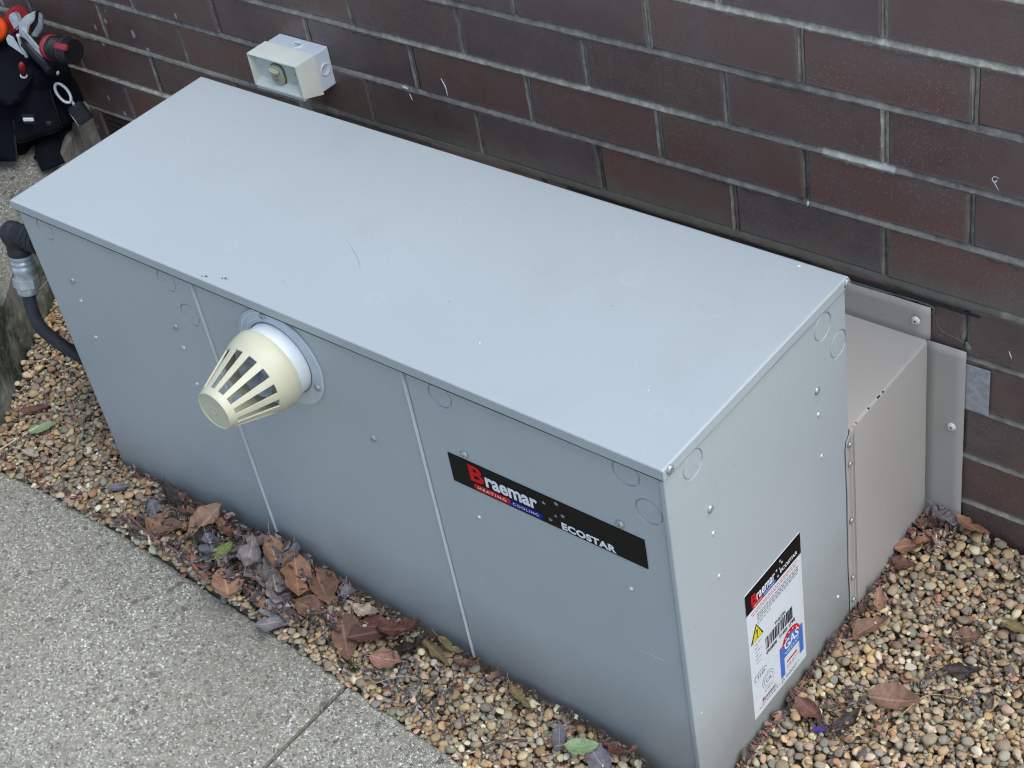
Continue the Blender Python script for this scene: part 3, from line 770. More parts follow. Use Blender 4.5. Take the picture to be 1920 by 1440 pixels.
def logo(P, u, v_, n_, W, H, parent, off, fx):
    """brand strip lettering in a W x H band; fx maps fractions"""
    t = lambda s_, a0, b0, a1, b1, m_, bold=0.0, sp=1.0: text(s_, 1, Vector(P) + Vector(u)*(a0*W) + Vector(v_)*(b0*H), u, v_, n_, off, m_, parent, bold, (a1-a0)*W, (b1-b0)*H, space=sp)
    for s_, a0, b0, a1, b1, m_, bo, sp in fx: t(s_, a0, b0, a1, b1, m_, bo, sp)

# front badge
LX0, LX1, LZ0, LZ1 = -0.3465, -0.0456, 0.4167, 0.4648
W, H = LX1-LX0, LZ1-LZ0
fP, fu, fv, fn = (LX0, 0.0076, LZ0), (1, 0, 0), (0, 0, 1), (0, -1, 0)
badge = plate2d('badge', rect(0, 0, W, H), fP, fu, fv, fn, 0.0012, M['black_ink'], heater, 0.0)
badge['label'] = 'black brand badge with white, red and blue lettering'
plate2d('red_bar', pill(.117*W, .06*H, .312*W, .265*H, True, False), fP, fu, fv, fn, 0.0015, M['red_ink'], badge)
plate2d('blue_bar', pill(.3125*W, .06*H, .488*W, .265*H, False, True), fP, fu, fv, fn, 0.0015, M['blue_ink'], badge)
logo(fP, fu, fv, fn, W, H, badge, 0.0017, [
    ('B', .108, .34, .185, .92, M['red_ink'], 0.035, 1), ('raemar', .192, .335, .468, .70, M['white_ink'], 0.034, 1.0),
    ('HEATING', .140, .105, .292, .205, M['white_ink'], 0.008, 1.3), ('COOLING', .328, .105, .462, .205, M['white_ink'], 0.008, 1.3),
    ('ECOSTAR', .582, .05, .852, .30, M['white_ink'], 0.050, 1.08)])
many2d('stars', [star(a_*W, (1-b_)*H, 0.0042*s_) for a_, b_, s_ in ((.504, .276, .9), (.572, .10, 1), (.558, .571, .7), (.596, .456, 1), (.526, .80, .9))], fP, fu, fv, fn, 0.0016, M['star_ink'], badge)

# data plate on the side
DY0, DZ0, W, H = 0.1298, 0.0320, 0.1310, 0.2435
dP, du, dvv, dn = (RXp, DY0, DZ0), (0, 1, 0), (0, 0, 1), (1, 0, 0)
plate = plate2d('data_plate', rect(0, 0, W, H), dP, du, dvv, dn, 0.0007, M['sticker'], heater, 0.0)
plate['label'] = 'white data sticker with black header, barcode and blue energy mark'
y_ = lambda t: (1-t)*H
D = lambda nm, poly, mt, off=0.0010: plate2d(nm, poly, dP, du, dvv, dn, off, M[mt], plate)
D('header', rect(0, y_(.155), W, H), 'black_ink')
D('red_bar', pill(.105*W, y_(.148), .30*W, y_(.122), True, False), 'red_ink', 0.0012)
D('blue_bar', pill(.302*W, y_(.148), .53*W, y_(.122), False, True), 'blue2_ink', 0.0012)
def dt(s_, a0, t1, a1, t0, mt, bold=0.0, off=0.0014, sp=1.0):
    text(s_, 1, Vector(dP) + Vector(du)*(a0*W) + Vector(dvv)*y_(t1), du, dvv, dn, off, M[mt], plate, bold, (a1-a0)*W, (t1-t0)*H, space=sp)
dt('B', .095, .118, .185, .045, 'red_ink', .035); dt('raemar', .19, .118, .52, .07, 'white_ink', .022); dt('ECOSTAR', .615, .125, .93, .098, 'white_ink', .03)
dt('HEATING', .13, .143, .28, .129, 'white_ink', 0.0, 0.0016, 1.3); dt('COOLING', .32, .143, .49, .129, 'white_ink', 0.0, 0.0016, 1.3)
many2d('stars', [star(a_*W, y_(b_), 0.0026*s_) for a_, b_, s_ in ((.555, .075, 1), (.625, .035, 1), (.61, .085, .7), (.655, .06, 1), (.575, .125, 1))], dP, du, dvv, dn, 0.0013, M['white_ink'], plate)
# fine print: rows of tiny word-length strokes
def fine(rows, mt):
    pol = []
    for a0, a1, t, h in rows:
        x = a0
        while x < a1:
            l_ = random.uniform(.018, .05); pol.append(rect(x*W, y_(t+h), min(x+l_, a1)*W, y_(t))); x += l_ + .014
    many2d('fine_print', pol, dP, du, dvv, dn, 0.0011, M[mt], plate)
fine([(.08, .93, .178, .005), (.10, .90, .196, .005)], 'red_ink')
fine([(.18, .93, .222 + .0155*k, .006) for k in range(4)] + [(.18, .42, .292, .006)], 'grey_ink')
D('warning_triangle', [(.035*W, y_(.402)), (.262*W, y_(.402)), (.150*W, y_(.280))], 'black_ink', 0.0010)
D('warning_triangle', [(.058*W, y_(.397)), (.240*W, y_(.397)), (.150*W, y_(.293))], 'yellow_ink', 0.0013)
D('exclamation_mark', [(.138*W, y_(.325)), (.162*W, y_(.325)), (.155*W, y_(.366)), (.145*W, y_(.366))], 'black_ink', 0.0016)
D('exclamation_mark', disc(.150*W, y_(.380), .0016, 10), 'black_ink', 0.0016)
x = .285; pol = []
rr = random.Random(3)
while x < .79:
    l_ = rr.choice((.006, .006, .012, .018)); pol.append(rect(x*W, y_(.562), (x+l_)*W, y_(.470))); x += l_ + rr.choice((.006, .008, .014))
many2d('barcode', pol, dP, du, dvv, dn, 0.0011, M['black_ink'], plate)
dt('TH523N', .46, .458, .66, .434, 'black_ink', .01); dt('092808', .285, .603, .475, .575, 'black_ink', .015); dt('T1405 1798', .52, .603, .82, .575, 'black_ink', .015)
fine([(.10, .16 + .05*random.random(), .43 + .03*k, .004) for k in range(6)], 'grey_ink')
# star rating mark
D('energy_mark', [(.515*W, y_(.935)), (.590*W, y_(.935)), (.590*W, y_(.800)), (.880*W, y_(.800)), (.880*W, y_(.915)), (.955*W, y_(.915)), (.955*W, y_(.690)), (.515*W, y_(.690))], 'blue2_ink')
cx, cy = .735*W, y_(.712)
D('energy_arc', arc_band(cx, cy, 0.0, 0.0225, 0, math.pi, 24), 'red_ink', 0.0012)
D('energy_arc', arc_band(cx, cy, 0.0, 0.0145, 0, math.pi, 20), 'blue2_ink', 0.0014)
many2d('stars', [star(cx + .0185*math.cos(t), cy + .0185*math.sin(t), .0022) for t in np.linspace(.25, math.pi-.25, 6)], dP, du, dvv, dn, 0.0015, M['white_ink'], plate)
dt('GAS', .60, .745, .87, .672, 'white_ink', .02, 0.0016)
fine([(.60, .87, .765, .006), (.63, .84, .780, .004)], 'white_ink')
D('energy_value', rect(.64*W, y_(.862), .83*W, y_(.848)), 'red_ink')
fine([(.63, .86, .885, .004), (.63, .80, .900, .004)], 'grey_ink'); fine([(.60, .86, .952, .006), (.60, .80, .966, .006)], 'grey_ink')
# model pill, approval circle, small brand
for (p_, q_) in ((0.0, 'grey_ink'), (0.0007, 'sticker')):
    D('model_outline', pill(.045*W + p_, y_(.722) + p_, .275*W - p_, y_(.664) - p_), q_, 0.0010 + (0.0002 if p_ else 0))
dt('TH5', .085, .706, .235, .680, 'grey_ink', .012)
for r_, q_, of in ((0.0145, 'grey_ink', .0010), (0.0138, 'sticker', .0011), (0.0108, 'grey_ink', .0012), (0.0101, 'sticker', .0013)): D('approval_circle', disc(.285*W, y_(.800), r_), q_, of)
dt('CA', .235, .815, .335, .785, 'grey_ink', .015, 0.0015)
fine([(.20, .37, .868, .005)], 'grey_ink')
dt('B', .155, .925, .19, .900, 'red_ink', .03); dt('raemar', .195, .925, .41, .908, 'grey_ink', .02)
fine([(.15, .45, .935, .005), (.10, .47, .953, .006)], 'grey_ink')
for s_, q_, of in ((.0055, 'grey_ink', .0010), (.0034, 'sticker', .0012)): D('recycle_mark', [(.545*W + s_*math.cos(R(90+120*k)), y_(.965) + s_*math.sin(R(90+120*k))) for k in range(3)], q_, of)

# ------------------------------------------------------------------ flue terminal
VX, VZ, VY = -0.630, 0.509, 0.0066
flue = empty('flue_terminal', (VX, VY, VZ)); adopt_loc = flue.location.copy()
flue.parent = heater; flue.matrix_parent_inverse = world_of(heater).inverted()
flue['label'] = 'cream slotted flue cowl on a white collar and round grey flange'
def put(o, loc): o.location = loc; return o
def lat(name, prof, n, mat, smooth=True):
    me = lathe_mesh(name, prof, n, '-Y', caps=False)
    for i in range(len(me.vertices)): me.vertices[i].co += Vector((VX, VY, VZ))
    me.materials.append(mat); o = link(name, me, None, flue, smooth); return o
fl = lat('flange_disc', [(0.0, 0.0), (0.0765, 0.0), (0.0770, 0.0012), (0.0765, 0.0030), (0.0745, 0.0034), (0.0738, 0.0026), (0.057, 0.0026)], 64, M['flange'], False)
pol = []
for rad, a0, a1, hh in ((0.0705, 100, 195, .0032), (0.0610, 95, 170, .0032)):
    a_ = a0
    while a_ < a1:
        st = random.uniform(1.5, 3.0); pol.append(arc_band(0, 0, rad, rad + hh*random.uniform(.6, 1), R(a_), R(a_+st*.7), 3)); a_ += st
many2d('raised_print', pol, (VX, VY, VZ), (1, 0, 0), (0, 0, 1), (0, -1, 0), 0.0030, M['white_ink'], flue)
lat('collar', [(0.0545, 0.002), (0.0545, 0.034), (0.0530, 0.036), (0.0500, 0.036), (0.0500, 0.002)], 56, M['white_plastic'])
lat('inner_pipe', [(0.030, 0.0), (0.030, 0.052), (0.0285, 0.052), (0.0285, 0.004), (0.0, 0.004)], 32, M['galv'])
lat('back_plate', [(0.0499, 0.006), (0.030, 0.006)], 32, M['dark'])
for ang in (100, 215, 335): fix(SCREW, (VX + .0665*math.cos(R(ang)), VY - 0.0026, VZ + .0665*math.sin(R(ang))), (0, -1, 0), flue, 1.0)
# cage: lathe grid with slots left out, thickened
NS = 13; SUB = 7; n = NS*SUB
prof = [(0.0582, 0.024), (0.0590, 0.0255), (0.0588, 0.034), (0.0572, 0.043), (0.0546, 0.052), (0.0536, 0.0545), (0.0522, 0.0585), (0.0420, 0.0885), (0.0323, 0.1160), (0.0302, 0.1215), (0.0296, 0.1245), (0.0285, 0.1260), (0.0270, 0.1262), (0.0262, 0.1250), (0.0, 0.1250)]
SL = (6, 7)
def cage(th):
    v = []; f = []
    for (r_, h) in prof:
        for k in range(n):
            a_ = 2*math.pi*(k + 0.5)/n; v.append((VX + max(r_-th, 0)*math.cos(a_), VY - h + th*0.6*(1 if h > 0.12 else 0), VZ + max(r_-th, 0)*math.sin(a_)))
    for i in range(len(prof)-1):
        for k in range(n):
            if i in SL and (k % SUB) in (0, 1, 2, 3): continue
            k2 = (k+1) % n; f.append((i*n+k, i*n+k2, (i+1)*n+k2, (i+1)*n+k))
    return v, f
v, f = cage(0.0); v2, f2 = cage(0.0022); off = len(v)
f_all = list(f) + [tuple(off + q for q in reversed(g)) for g in f2]
ecount = {}
for g in f:
    for i in range(4):
        e = (g[i], g[(i+1) % 4]); ecount[e] = 1
for e in list(ecount):
    if (e[1], e[0]) not in ecount: f_all.append((e[1], e[0], off + e[0], off + e[1]))
me = mesh_py('cage', v + v2, f_all)
bm = bmesh.new(); bm.from_mesh(me); bmesh.ops.remove_doubles(bm, verts=bm.verts[:], dist=1e-6); bmesh.ops.recalc_face_normals(bm, faces=bm.faces[:]); bm.to_mesh(me); bm.free()
link('cage', me, M['cream'], flue)
for p in me.polygons: p.use_smooth = True
try: me.set_sharp_from_angle(angle=R(38))
except Exception: pass
lat('dimple', [(0.0062, 0.1251), (0.0062, 0.1258), (0.0050, 0.1258), (0.0048, 0.1252), (0.0, 0.1252)], 20, M['cream'])

# ------------------------------------------------------------------ duct cowl between heater and wall
cowl = empty('duct_cowl', (-0.3, 0.5, 0.0), 'beige sheet metal duct cowl between the heater and the brick wall', 'duct cowl')
CZ = 0.352
bm = bmesh.new(); bm_box(bm, (-0.95, HD - 0.002, -0.05), (-0.001, WY - 0.0035, CZ))
bmesh.ops.delete(bm, geom=[q for q in bm.faces if abs(q.normal.y) > .9 or q.calc_center_median().z < -0.04], context='FACES')
ed = [e for e in bm.edges if all(abs(q.co.x + 0.001) < 1e-5 and abs(q.co.z - CZ) < 1e-5 for q in e.verts)]
bmesh.ops.bevel(bm, geom=ed, offset=0.0045, segments=4, profile=0.5, affect='EDGES')
o = link('duct_casing', bm_mesh('duct_casing', bm), M['cowl_paint'], cowl, True)
try: o.data.set_sharp_from_angle(angle=R(40))
except Exception: pass
# wall flanges with slightly wavy edges
def wavy_flange(name, x0, x1, z0, z1, y, nx, nz, warp):
    v = []; f = []
    for i in range(nx+1):
        for j in range(nz+1):
            x = x0 + (x1-x0)*i/nx; z = z0 + (z1-z0)*j/nz
            yy = y - warp*(0.5 + 0.5*noise.noise((x*11, z*11, 1)))
            if j == nz and name == 'top_flange': z += 0.0016*noise.noise((x*40, 2, 2))
            v.append((x, yy, z))
    m = nz+1
    for i in range(nx):
        for j in range(nz): f.append((i*m+j, (i+1)*m+j, (i+1)*m+j+1, i*m+j+1))
    me = mesh_py(name, v, f); bm = bmesh.new(); bm.from_mesh(me)
    g = bmesh.ops.solidify(bm, geom=bm.faces[:], thickness=-0.0011); bm.to_mesh(me); bm.free()
    return link(name, me, M['cowl_paint'], cowl, True)
wavy_flange('top_flange', -0.95, 0.0025, CZ - 0.001, 0.4095, WY - 0.0024, 40, 4, 0.001)
wavy_flange('side_flange', -0.001, 0.0565, -0.05, CZ + 0.002, WY - 0.0040, 4, 24, 0.0015)
# lap tab over the heater's side, with a sprung edge
v = []; f = []
zs = np.linspace(0.0, 0.352, 26)
for z in zs:
    yl = 0.3775 + 0.0016*noise.noise((z*14, 0, 0)) + (0.0 if z < 0.335 else (z-0.335)*0.9)
    gap = 0.0006 + 0.0026*max(0, noise.noise((z*11, 4, 0))) + 0.0008
    v += [(RXp + gap + 0.0008, yl, z), (RXp + 0.0016, yl + 0.006, z), (-0.0006, HD + 0.006, z)]
for i in range(len(zs)-1):
    for k in range(2): f.append((i*3+k, i*3+k+1, (i+1)*3+k+1, (i+1)*3+k))
me = mesh_py('lap_flange', v, f); bm = bmesh.new(); bm.from_mesh(me); bmesh.ops.recalc_face_normals(bm, faces=bm.faces[:]); bmesh.ops.solidify(bm, geom=bm.faces[:], thickness=-0.0009); bm.to_mesh(me); bm.free()
link('lap_flange', me, M['cowl_paint'], cowl, True)
for z in (0.330, 0.2956, 0.1896, 0.0769, 0.0311): fix(SCREW, (0.0, 0.3850, z), (1, 0, 0), cowl, 0.8)
for x, z in ((-0.0183, 0.3823), (0.0387, 0.2125), (0.0336, 0.0314)): fix(WSCREW, (x, WY - 0.0060, z), (0, -1, 0), cowl, 1.25)
for k, (y, l_) in enumerate(((0.462, .006), (0.475, .003), (0.437, .003), (0.405, .0015))):
    box('paint_chip', (-0.0034, y, CZ - 0.0018), (-0.0012, y + l_, CZ - 0.0006), M['dark'], cowl)
# sealant smeared along the flange
P = bez([(-0.30, WY-.002, 0.4125), (-0.1237, WY-.002, 0.4120), (-0.0758, WY-.002, 0.4112), (-0.0353, WY-.002, 0.4135), (0.0035, WY-.002, 0.4117), (0.0045, WY-.002, 0.400)], 50)
link('sealant', tube_mesh('sealant', P, [0.0022 + 0.0014*noise.noise((i*.7, 0, 0)) for i in range(len(P))], 8), M['sealant'], cowl, True)
P = bez([(0.008, WY, 0.392), (0.012, WY, 0.380), (0.020, WY, 0.3715), (0.040, WY, 0.3675), (0.054, WY, 0.3625)], 24)
link('sealant', tube_mesh('sealant', P, [0.0011 + 0.0007*noise.noise((i*.9, 3, 0)) for i in range(len(P))], 6), M['sealant'], cowl, True)
P = bez([(0.0535, WY, 0.368), (0.0575, WY, 0.3560), (0.0600, WY, 0.349)], 8)
link('sealant', tube_mesh('sealant', P, [0.002, 0.003, 0.005, 0.0055, 0.005, 0.004, 0.003, 0.002, 0.001][:len(P)], 8), M['sealant'], cowl, True)

# galvanised tab beside the cowl
bm = bmesh.new(); bm_box(bm, (0.045, WY - 0.0022, 0.2505), (0.0915, WY - 0.0009, 0.3305)); bmesh.ops.bevel(bm, geom=bm.edges[:], offset=0.0004, segments=1, affect='EDGES')
for q in bm.verts: q.co.z += (q.co.x - 0.045)*0.06; q.co.y -= max(0, q.co.x - 0.07)*0.10
T(link('metal_tab', bm_mesh('metal_tab', bm), M['galv']), 'small galvanised steel tab on the bricks beside the beige duct cowl', 'metal tab')

# ------------------------------------------------------------------ isolator switch on the wall
iso = empty('isolator_switch', (-1.1635, WY, 0.489), 'cream and white weatherproof isolator switch on the brick wall behind the heater', 'switch')
X0, X1 = -1.2220, -1.1045
box('back_box', (X0 + 0.001, 0.566, 0.4905), (X1 - 0.001, WY + 0.001, 0.5615), M['iso_white'], iso, 0.002)
# hood: tapered shell open at the front, lip over the back box
hx0, hx1 = X0 - 0.0008, X1 + 0.0008
def hood():
    # outer profile in (y,z); opening at front
    yb, yf = 0.570, 0.5245; zt, zb_b, zb_f = 0.5632, 0.4868, 0.5020
    t = 0.0024
    O = [(hx0, yb, zb_b), (hx1, yb, zb_b), (hx1, yb, zt), (hx0, yb, zt), (hx0, yf, zb_f), (hx1, yf, zb_f), (hx1, yf, zt), (hx0, yf, zt)]
    # inner: funnel to a recessed face
    yi = 0.5345
    I = [(hx0+t, yf, zb_f+t), (hx1-t, yf, zb_f+t), (hx1-t, yf, zt-t), (hx0+t, yf, zt-t),
         (hx0+.010, yi, zb_f+.016), (hx1-.010, yi, zb_f+.016), (hx1-.008, yi, zt-.004), (hx0+.008, yi, zt-.004)]
    v = O + I
    f = [(0, 3, 2, 1), (0, 1, 5, 4), (1, 2, 6, 5), (2, 3, 7, 6), (3, 0, 4, 7),
         (4, 5, 9, 8), (5, 6, 10, 9), (6, 7, 11, 10), (7, 4, 8, 11),
         (8, 9, 13, 12), (9, 10, 14, 13), (10, 11, 15, 14), (11, 8, 12, 15), (12, 13, 14, 15)]
    return mesh_py('hood', v, f)
me = hood(); bm = bmesh.new(); bm.from_mesh(me); bmesh.ops.recalc_face_normals(bm, faces=bm.faces[:])
bmesh.ops.bevel(bm, geom=bm.edges[:], offset=0.0007, segments=2, affect='EDGES'); bm.to_mesh(me); bm.free()
link('hood', me, M['hood'], iso)
box('front_sill', (hx0 + 0.002, 0.5262, 0.4965), (hx1 - 0.002, 0.545, 0.5005), M['hood'], iso, 0.0008)
# rocker toggle in an oval bezel
cxs, czs = -1.163, 0.5320
def oval(rx, rz, y, n=28, p=3.2):
    return [(cxs + 1.2*rx*math.copysign(abs(math.cos(t))**(2/p), math.cos(t)), y, czs + 1.12*rz*math.copysign(abs(math.sin(t))**(2/p), math.sin(t))) for t in np.linspace(0, 2*math.pi, n, endpoint=False)]
def loft(name, loops, mat, parent, cap=True):
    n = len(loops[0]); v = [p for l_ in loops for p in l_]; f = []
    for i in range(len(loops)-1):
        for k in range(n): k2 = (k+1) % n; f.append((i*n+k, i*n+k2, (i+1)*n+k2, (i+1)*n+k))
    if cap: f.append(tuple((len(loops)-1)*n+k for k in range(n)))
    me = mesh_py(name, v, f); bm = bmesh.new(); bm.from_mesh(me); bmesh.ops.recalc_face_normals(bm, faces=bm.faces[:]); bm.to_mesh(me); bm.free()
    return link(name, me, mat, parent)
loft('toggle_gasket', [oval(.0135, .0178, .5365), oval(.0135, .0178, .5330), oval(.011, .015, .5330)], M['sealant'], iso)
tg = loft('toggle', [oval(.0118, .0160, .5355), oval(.0115, .0156, .5290), oval(.0105, .0145, .5275)], M['cream'], iso)
bm = bmesh.new(); bm_box(bm, (cxs - .0105, .5195, czs + .0055), (cxs + .0105, .529, czs + .0135)); bmesh.ops.bevel(bm, geom=bm.edges[:], offset=0.002, segments=2, affect='EDGES')
link('toggle_lip', bm_mesh('toggle_lip', bm), M['cream'], tg)
text('ON', 1, (cxs - .0045, .5273, czs - .003), (1, 0, 0), (0, 0, 1), (0, -1, 0), 0.0, M['grey_ink'], tg, 0.0, 0.008, 0.0035)
text('OFF', 1, (cxs - .005, .5273, czs - .010), (1, 0, 0), (0, 0, 1), (0, -1, 0), 0.0, M['grey_ink'], tg, 0.0, 0.0095, 0.0035)
for x in (X0 + .018, X1 - .018): fix(WSCREW, (x, 0.5345, 0.540), (0, -1, 0), iso, 0.45)
# round entry plugs on top and side, conduit stub below
o = link('entry_plug', lathe_mesh('entry_plug', [(0.0125, -0.001), (0.0125, 0.0012), (0.0105, 0.0022), (0.0095, 0.0012), (0.0, 0.0012)], 28, caps=False), M['iso_white'], iso, True); o.location = (-1.1600, 0.5855, 0.5615); o.matrix_parent_inverse = world_of(iso).inverted()
box('plug_slot', (-1.1665, 0.5848, 0.5625), (-1.1535, 0.5862, 0.5634), M['grey_ink'], iso)
o = link('entry_plug', lathe_mesh('entry_plug', [(0.0115, -0.001), (0.0115, 0.0010), (0.0098, 0.0018), (0.0090, 0.0010), (0.0, 0.0010)], 28, axis='X', caps=False), M['iso_white'], iso, True); o.location = (X1 - 0.001, 0.5870, 0.5260); o.matrix_parent_inverse = world_of(iso).inverted()
link('conduit', tube_mesh('conduit', [(-1.160, 0.570, 0.4915), (-1.160, 0.570, 0.474), (-1.160, 0.570, 0.4735), (-1.160, 0.570, 0.2)], [0.0145, 0.0145, 0.0105, 0.0105], 20), M['white_plastic'], iso, True)

# ------------------------------------------------------------------ conduit loop on the heater's left end
pipe = empty('flexible_conduit', (-HL - 0.05, 0.02, 0.2), 'black flexible conduit with galvanised coupling looping out of the heater end', 'conduit')
ax, ay = -1.252, 0.020
EZ = 0.505
link('elbow', tube_mesh('elbow', bez([(-HL + 0.003, ay + .006, EZ), (-1.205, ay + .005, EZ), (-1.238, ay + .002, EZ + .001), (ax, ay, EZ - .012), (ax, ay, EZ - .035)], 26), 0.0165, 20), M['black_rubber'], pipe, True)
for x in (-1.192, -1.204, -1.216):
    o = link('elbow_ring', lathe_mesh('elbow_ring', [(0.016, -.004), (0.0198, -.003), (0.0205, 0), (0.0198, .003), (0.016, .004)], 22, axis='X', caps=False), M['black_rubber'], pipe, True)
    o.location = (x, ay + .005, EZ); o.matrix_parent_inverse = world_of(pipe).inverted()
o = link('elbow_ball', lathe_mesh('elbow_ball', [(0.0, .021), (.010, .0185), (.017, .012), (.0195, .003), (.0195, -.006), (.017, -.014)], 20, caps=False), M['black_rubber'], pipe, True); o.location = (ax, ay, EZ - .002); o.matrix_parent_inverse = world_of(pipe).inverted()
axis_d = Vector((0.0, -0.020, -0.10)).normalized(); top = Vector((ax, ay, EZ - 0.034))
def along(name, prof, mat, n=24):
    me = lathe_mesh(name, prof, n, caps=False); q = axis_d.to_track_quat('Z', 'Y').to_matrix().to_4x4(); me.transform(Matrix.Translation(top) @ q)
    me.materials.append(mat); return link(name, me, None, pipe, n > 8)
along('elbow_skirt', [(0.0175, -.008), (0.0195, -.006), (0.0195, .004), (.0185, .006)], M['black_rubber'])
along('coupling', [(0.0165, .002), (0.0182, .003), (0.0182, .012), (0.0160, .0135), (0.0160, .016), (0.0180, .017), (0.0180, .021), (0.0164, .0225), (0.0164, .0245), (0.0180, .026), (0.0180, .034), (0.0166, .036), (.0166, .046)], M['galv'])
along('nut', [(0.015, .045), (0.0205, .047), (0.0205, .061), (0.0185, .063), (.012, .063)], M['galv'], 6)
along('ferrule', [(0.0165, .062), (0.0165, .073), (.0145, .075), (.011, .075)], M['galv'])
e0 = top + axis_d*0.070
link('hose', tube_mesh('hose', bez([e0, e0 + axis_d*0.03, e0 + axis_d*.062 + Vector((.006, .003, 0)), (-1.238, 0.004, 0.315), (-1.222, 0.022, 0.275), (-1.200, 0.045, 0.245), (-1.165, 0.070, 0.225)], 40), 0.0106, 18), M['hose'], pipe, True)
link('cobweb', tube_mesh('cobweb', [(-1.180, 0.05, 0.462), (-1.235, 0.028, 0.405), (-1.252, 0.02, 0.39)], 0.0004, 5), M['pale_plastic'], pipe)

# ================================================================== GRAVEL
GX0, GX1, GY0, GY1, GS = -1.80, 0.62, -0.26, 0.605, 0.0015
nxg, nyg = int((GX1-GX0)/GS), int((GY1-GY0)/GS)
gx_ = GX0 + (np.arange(nxg)+.5)*GS; gy_ = GY0 + (np.arange(nyg)+.5)*GS
kx = [-1.8, -1.6, -1.17, -1.07, -.935, -.78, -.65, -.53, -.4, -.28, -.16, -.09, 0, .3, .7]
kz = [.03, .045, .066, .066, .074, .076, .068, .060, .048, .043, .038, .022, .002, -.003, .0]
def gravel_z(x, y):
    z = np.interp(x, kx, kz)
    t = np.clip((y - .40)/.2, 0, 1); z = z + np.where(x > -0.05, .026*t*t, 0.0)
    t = np.clip((y - .2)/.4, 0, 1); z = z - np.where(x < -1.17, .012*t, 0.0)
    return z
XX, YY = np.meshgrid(gx_, gy_, indexing='ij')
base = gravel_z(XX, YY)
und = np.zeros_like(base)
for (fx, fy, ph, am) in ((13, 9, 1.0, .003), (27, 31, 2.2, .002), (41, 17, .4, .002)): und += am*np.sin(fx*XX + ph)*np.cos(fy*YY + ph*2)
Hf = (base + und - 0.0135).astype(np.float64)
solid = ((XX > -HL - .001) & (XX < 0.0005) & (YY > -0.0005)) | (YY > WY - .006)
fxs = np.array([p[0] for p in FACE]); fys = np.array([p[1] for p in FACE])
facex = np.interp(gy_, fys, fxs)
solid |= (XX < facex[None, :] + .002)
pathm = YY < edge_y(gx_)[:, None]
Hf[pathm] = PZ; Hf[solid] = 5.0
H0 = Hf.copy()
# soil sheet under the stones
sub = 8
sxv, syv = gx_[::sub], gy_[::sub]
v = [(x, y, float(gravel_z(x, y)) - 0.012) for x in sxv for y in syv]; m = len(syv)
v = [(x, max(y, float(edge_y(x)) - 0.001), z if y > float(edge_y(x)) - 0.02 else min(z, 0.03)) for x, y, z in v]
f = [(i*m+j, (i+1)*m+j, (i+1)*m+j+1, i*m+j+1) for i in range(len(sxv)-1) for j in range(m-1)]
T(link('gravel_bed', mesh_py('gravel_bed', v, f), M['soil']), None, None, kind='structure')

bm = bmesh.new(); bmesh.ops.create_icosphere(bm, subdivisions=2, radius=1.0); bm.verts.ensure_lookup_table()
ico = np.array([q.co[:] for q in bm.verts]); icof = np.array([[q.index for q in t.verts] for t in bm.faces]); bm.free()
VAR = []
for k in range(28):
    p = ico.copy(); r_ = np.random.default_rng(100 + k)
    for _ in range(7 if k < 18 else 10):
        nn = r_.normal(size=3); nn /= np.linalg.norm(nn); d = r_.uniform(.56, .90) if k < 18 else r_.uniform(.5, .8)
        ex_ = np.maximum(0, p @ nn - d); p -= ex_[:, None]*nn*(.9 if k < 18 else .97)
    p *= 1 + .05*r_.normal(size=(len(p), 1)); p /= np.abs(p).max(0); VAR.append(p)
PAL = np.array([[.30,.20,.11],[.36,.26,.15],[.24,.17,.10],[.20,.165,.125],[.27,.235,.18],[.20,.20,.165],[.16,.165,.145],[.40,.33,.22],[.44,.39,.29],[.50,.47,.39],[.25,.12,.07],[.20,.09,.065],[.30,.20,.12],[.13,.10,.085],[.115,.125,.13],[.30,.22,.175],[.36,.26,.14]])
PW = np.array([9,9,9,12,12,10,8,7,6,3.2,2.5,1.8,2.6,3,1.8,6,2]); PW /= PW.sum()
verts = []; cols = []; vid = []
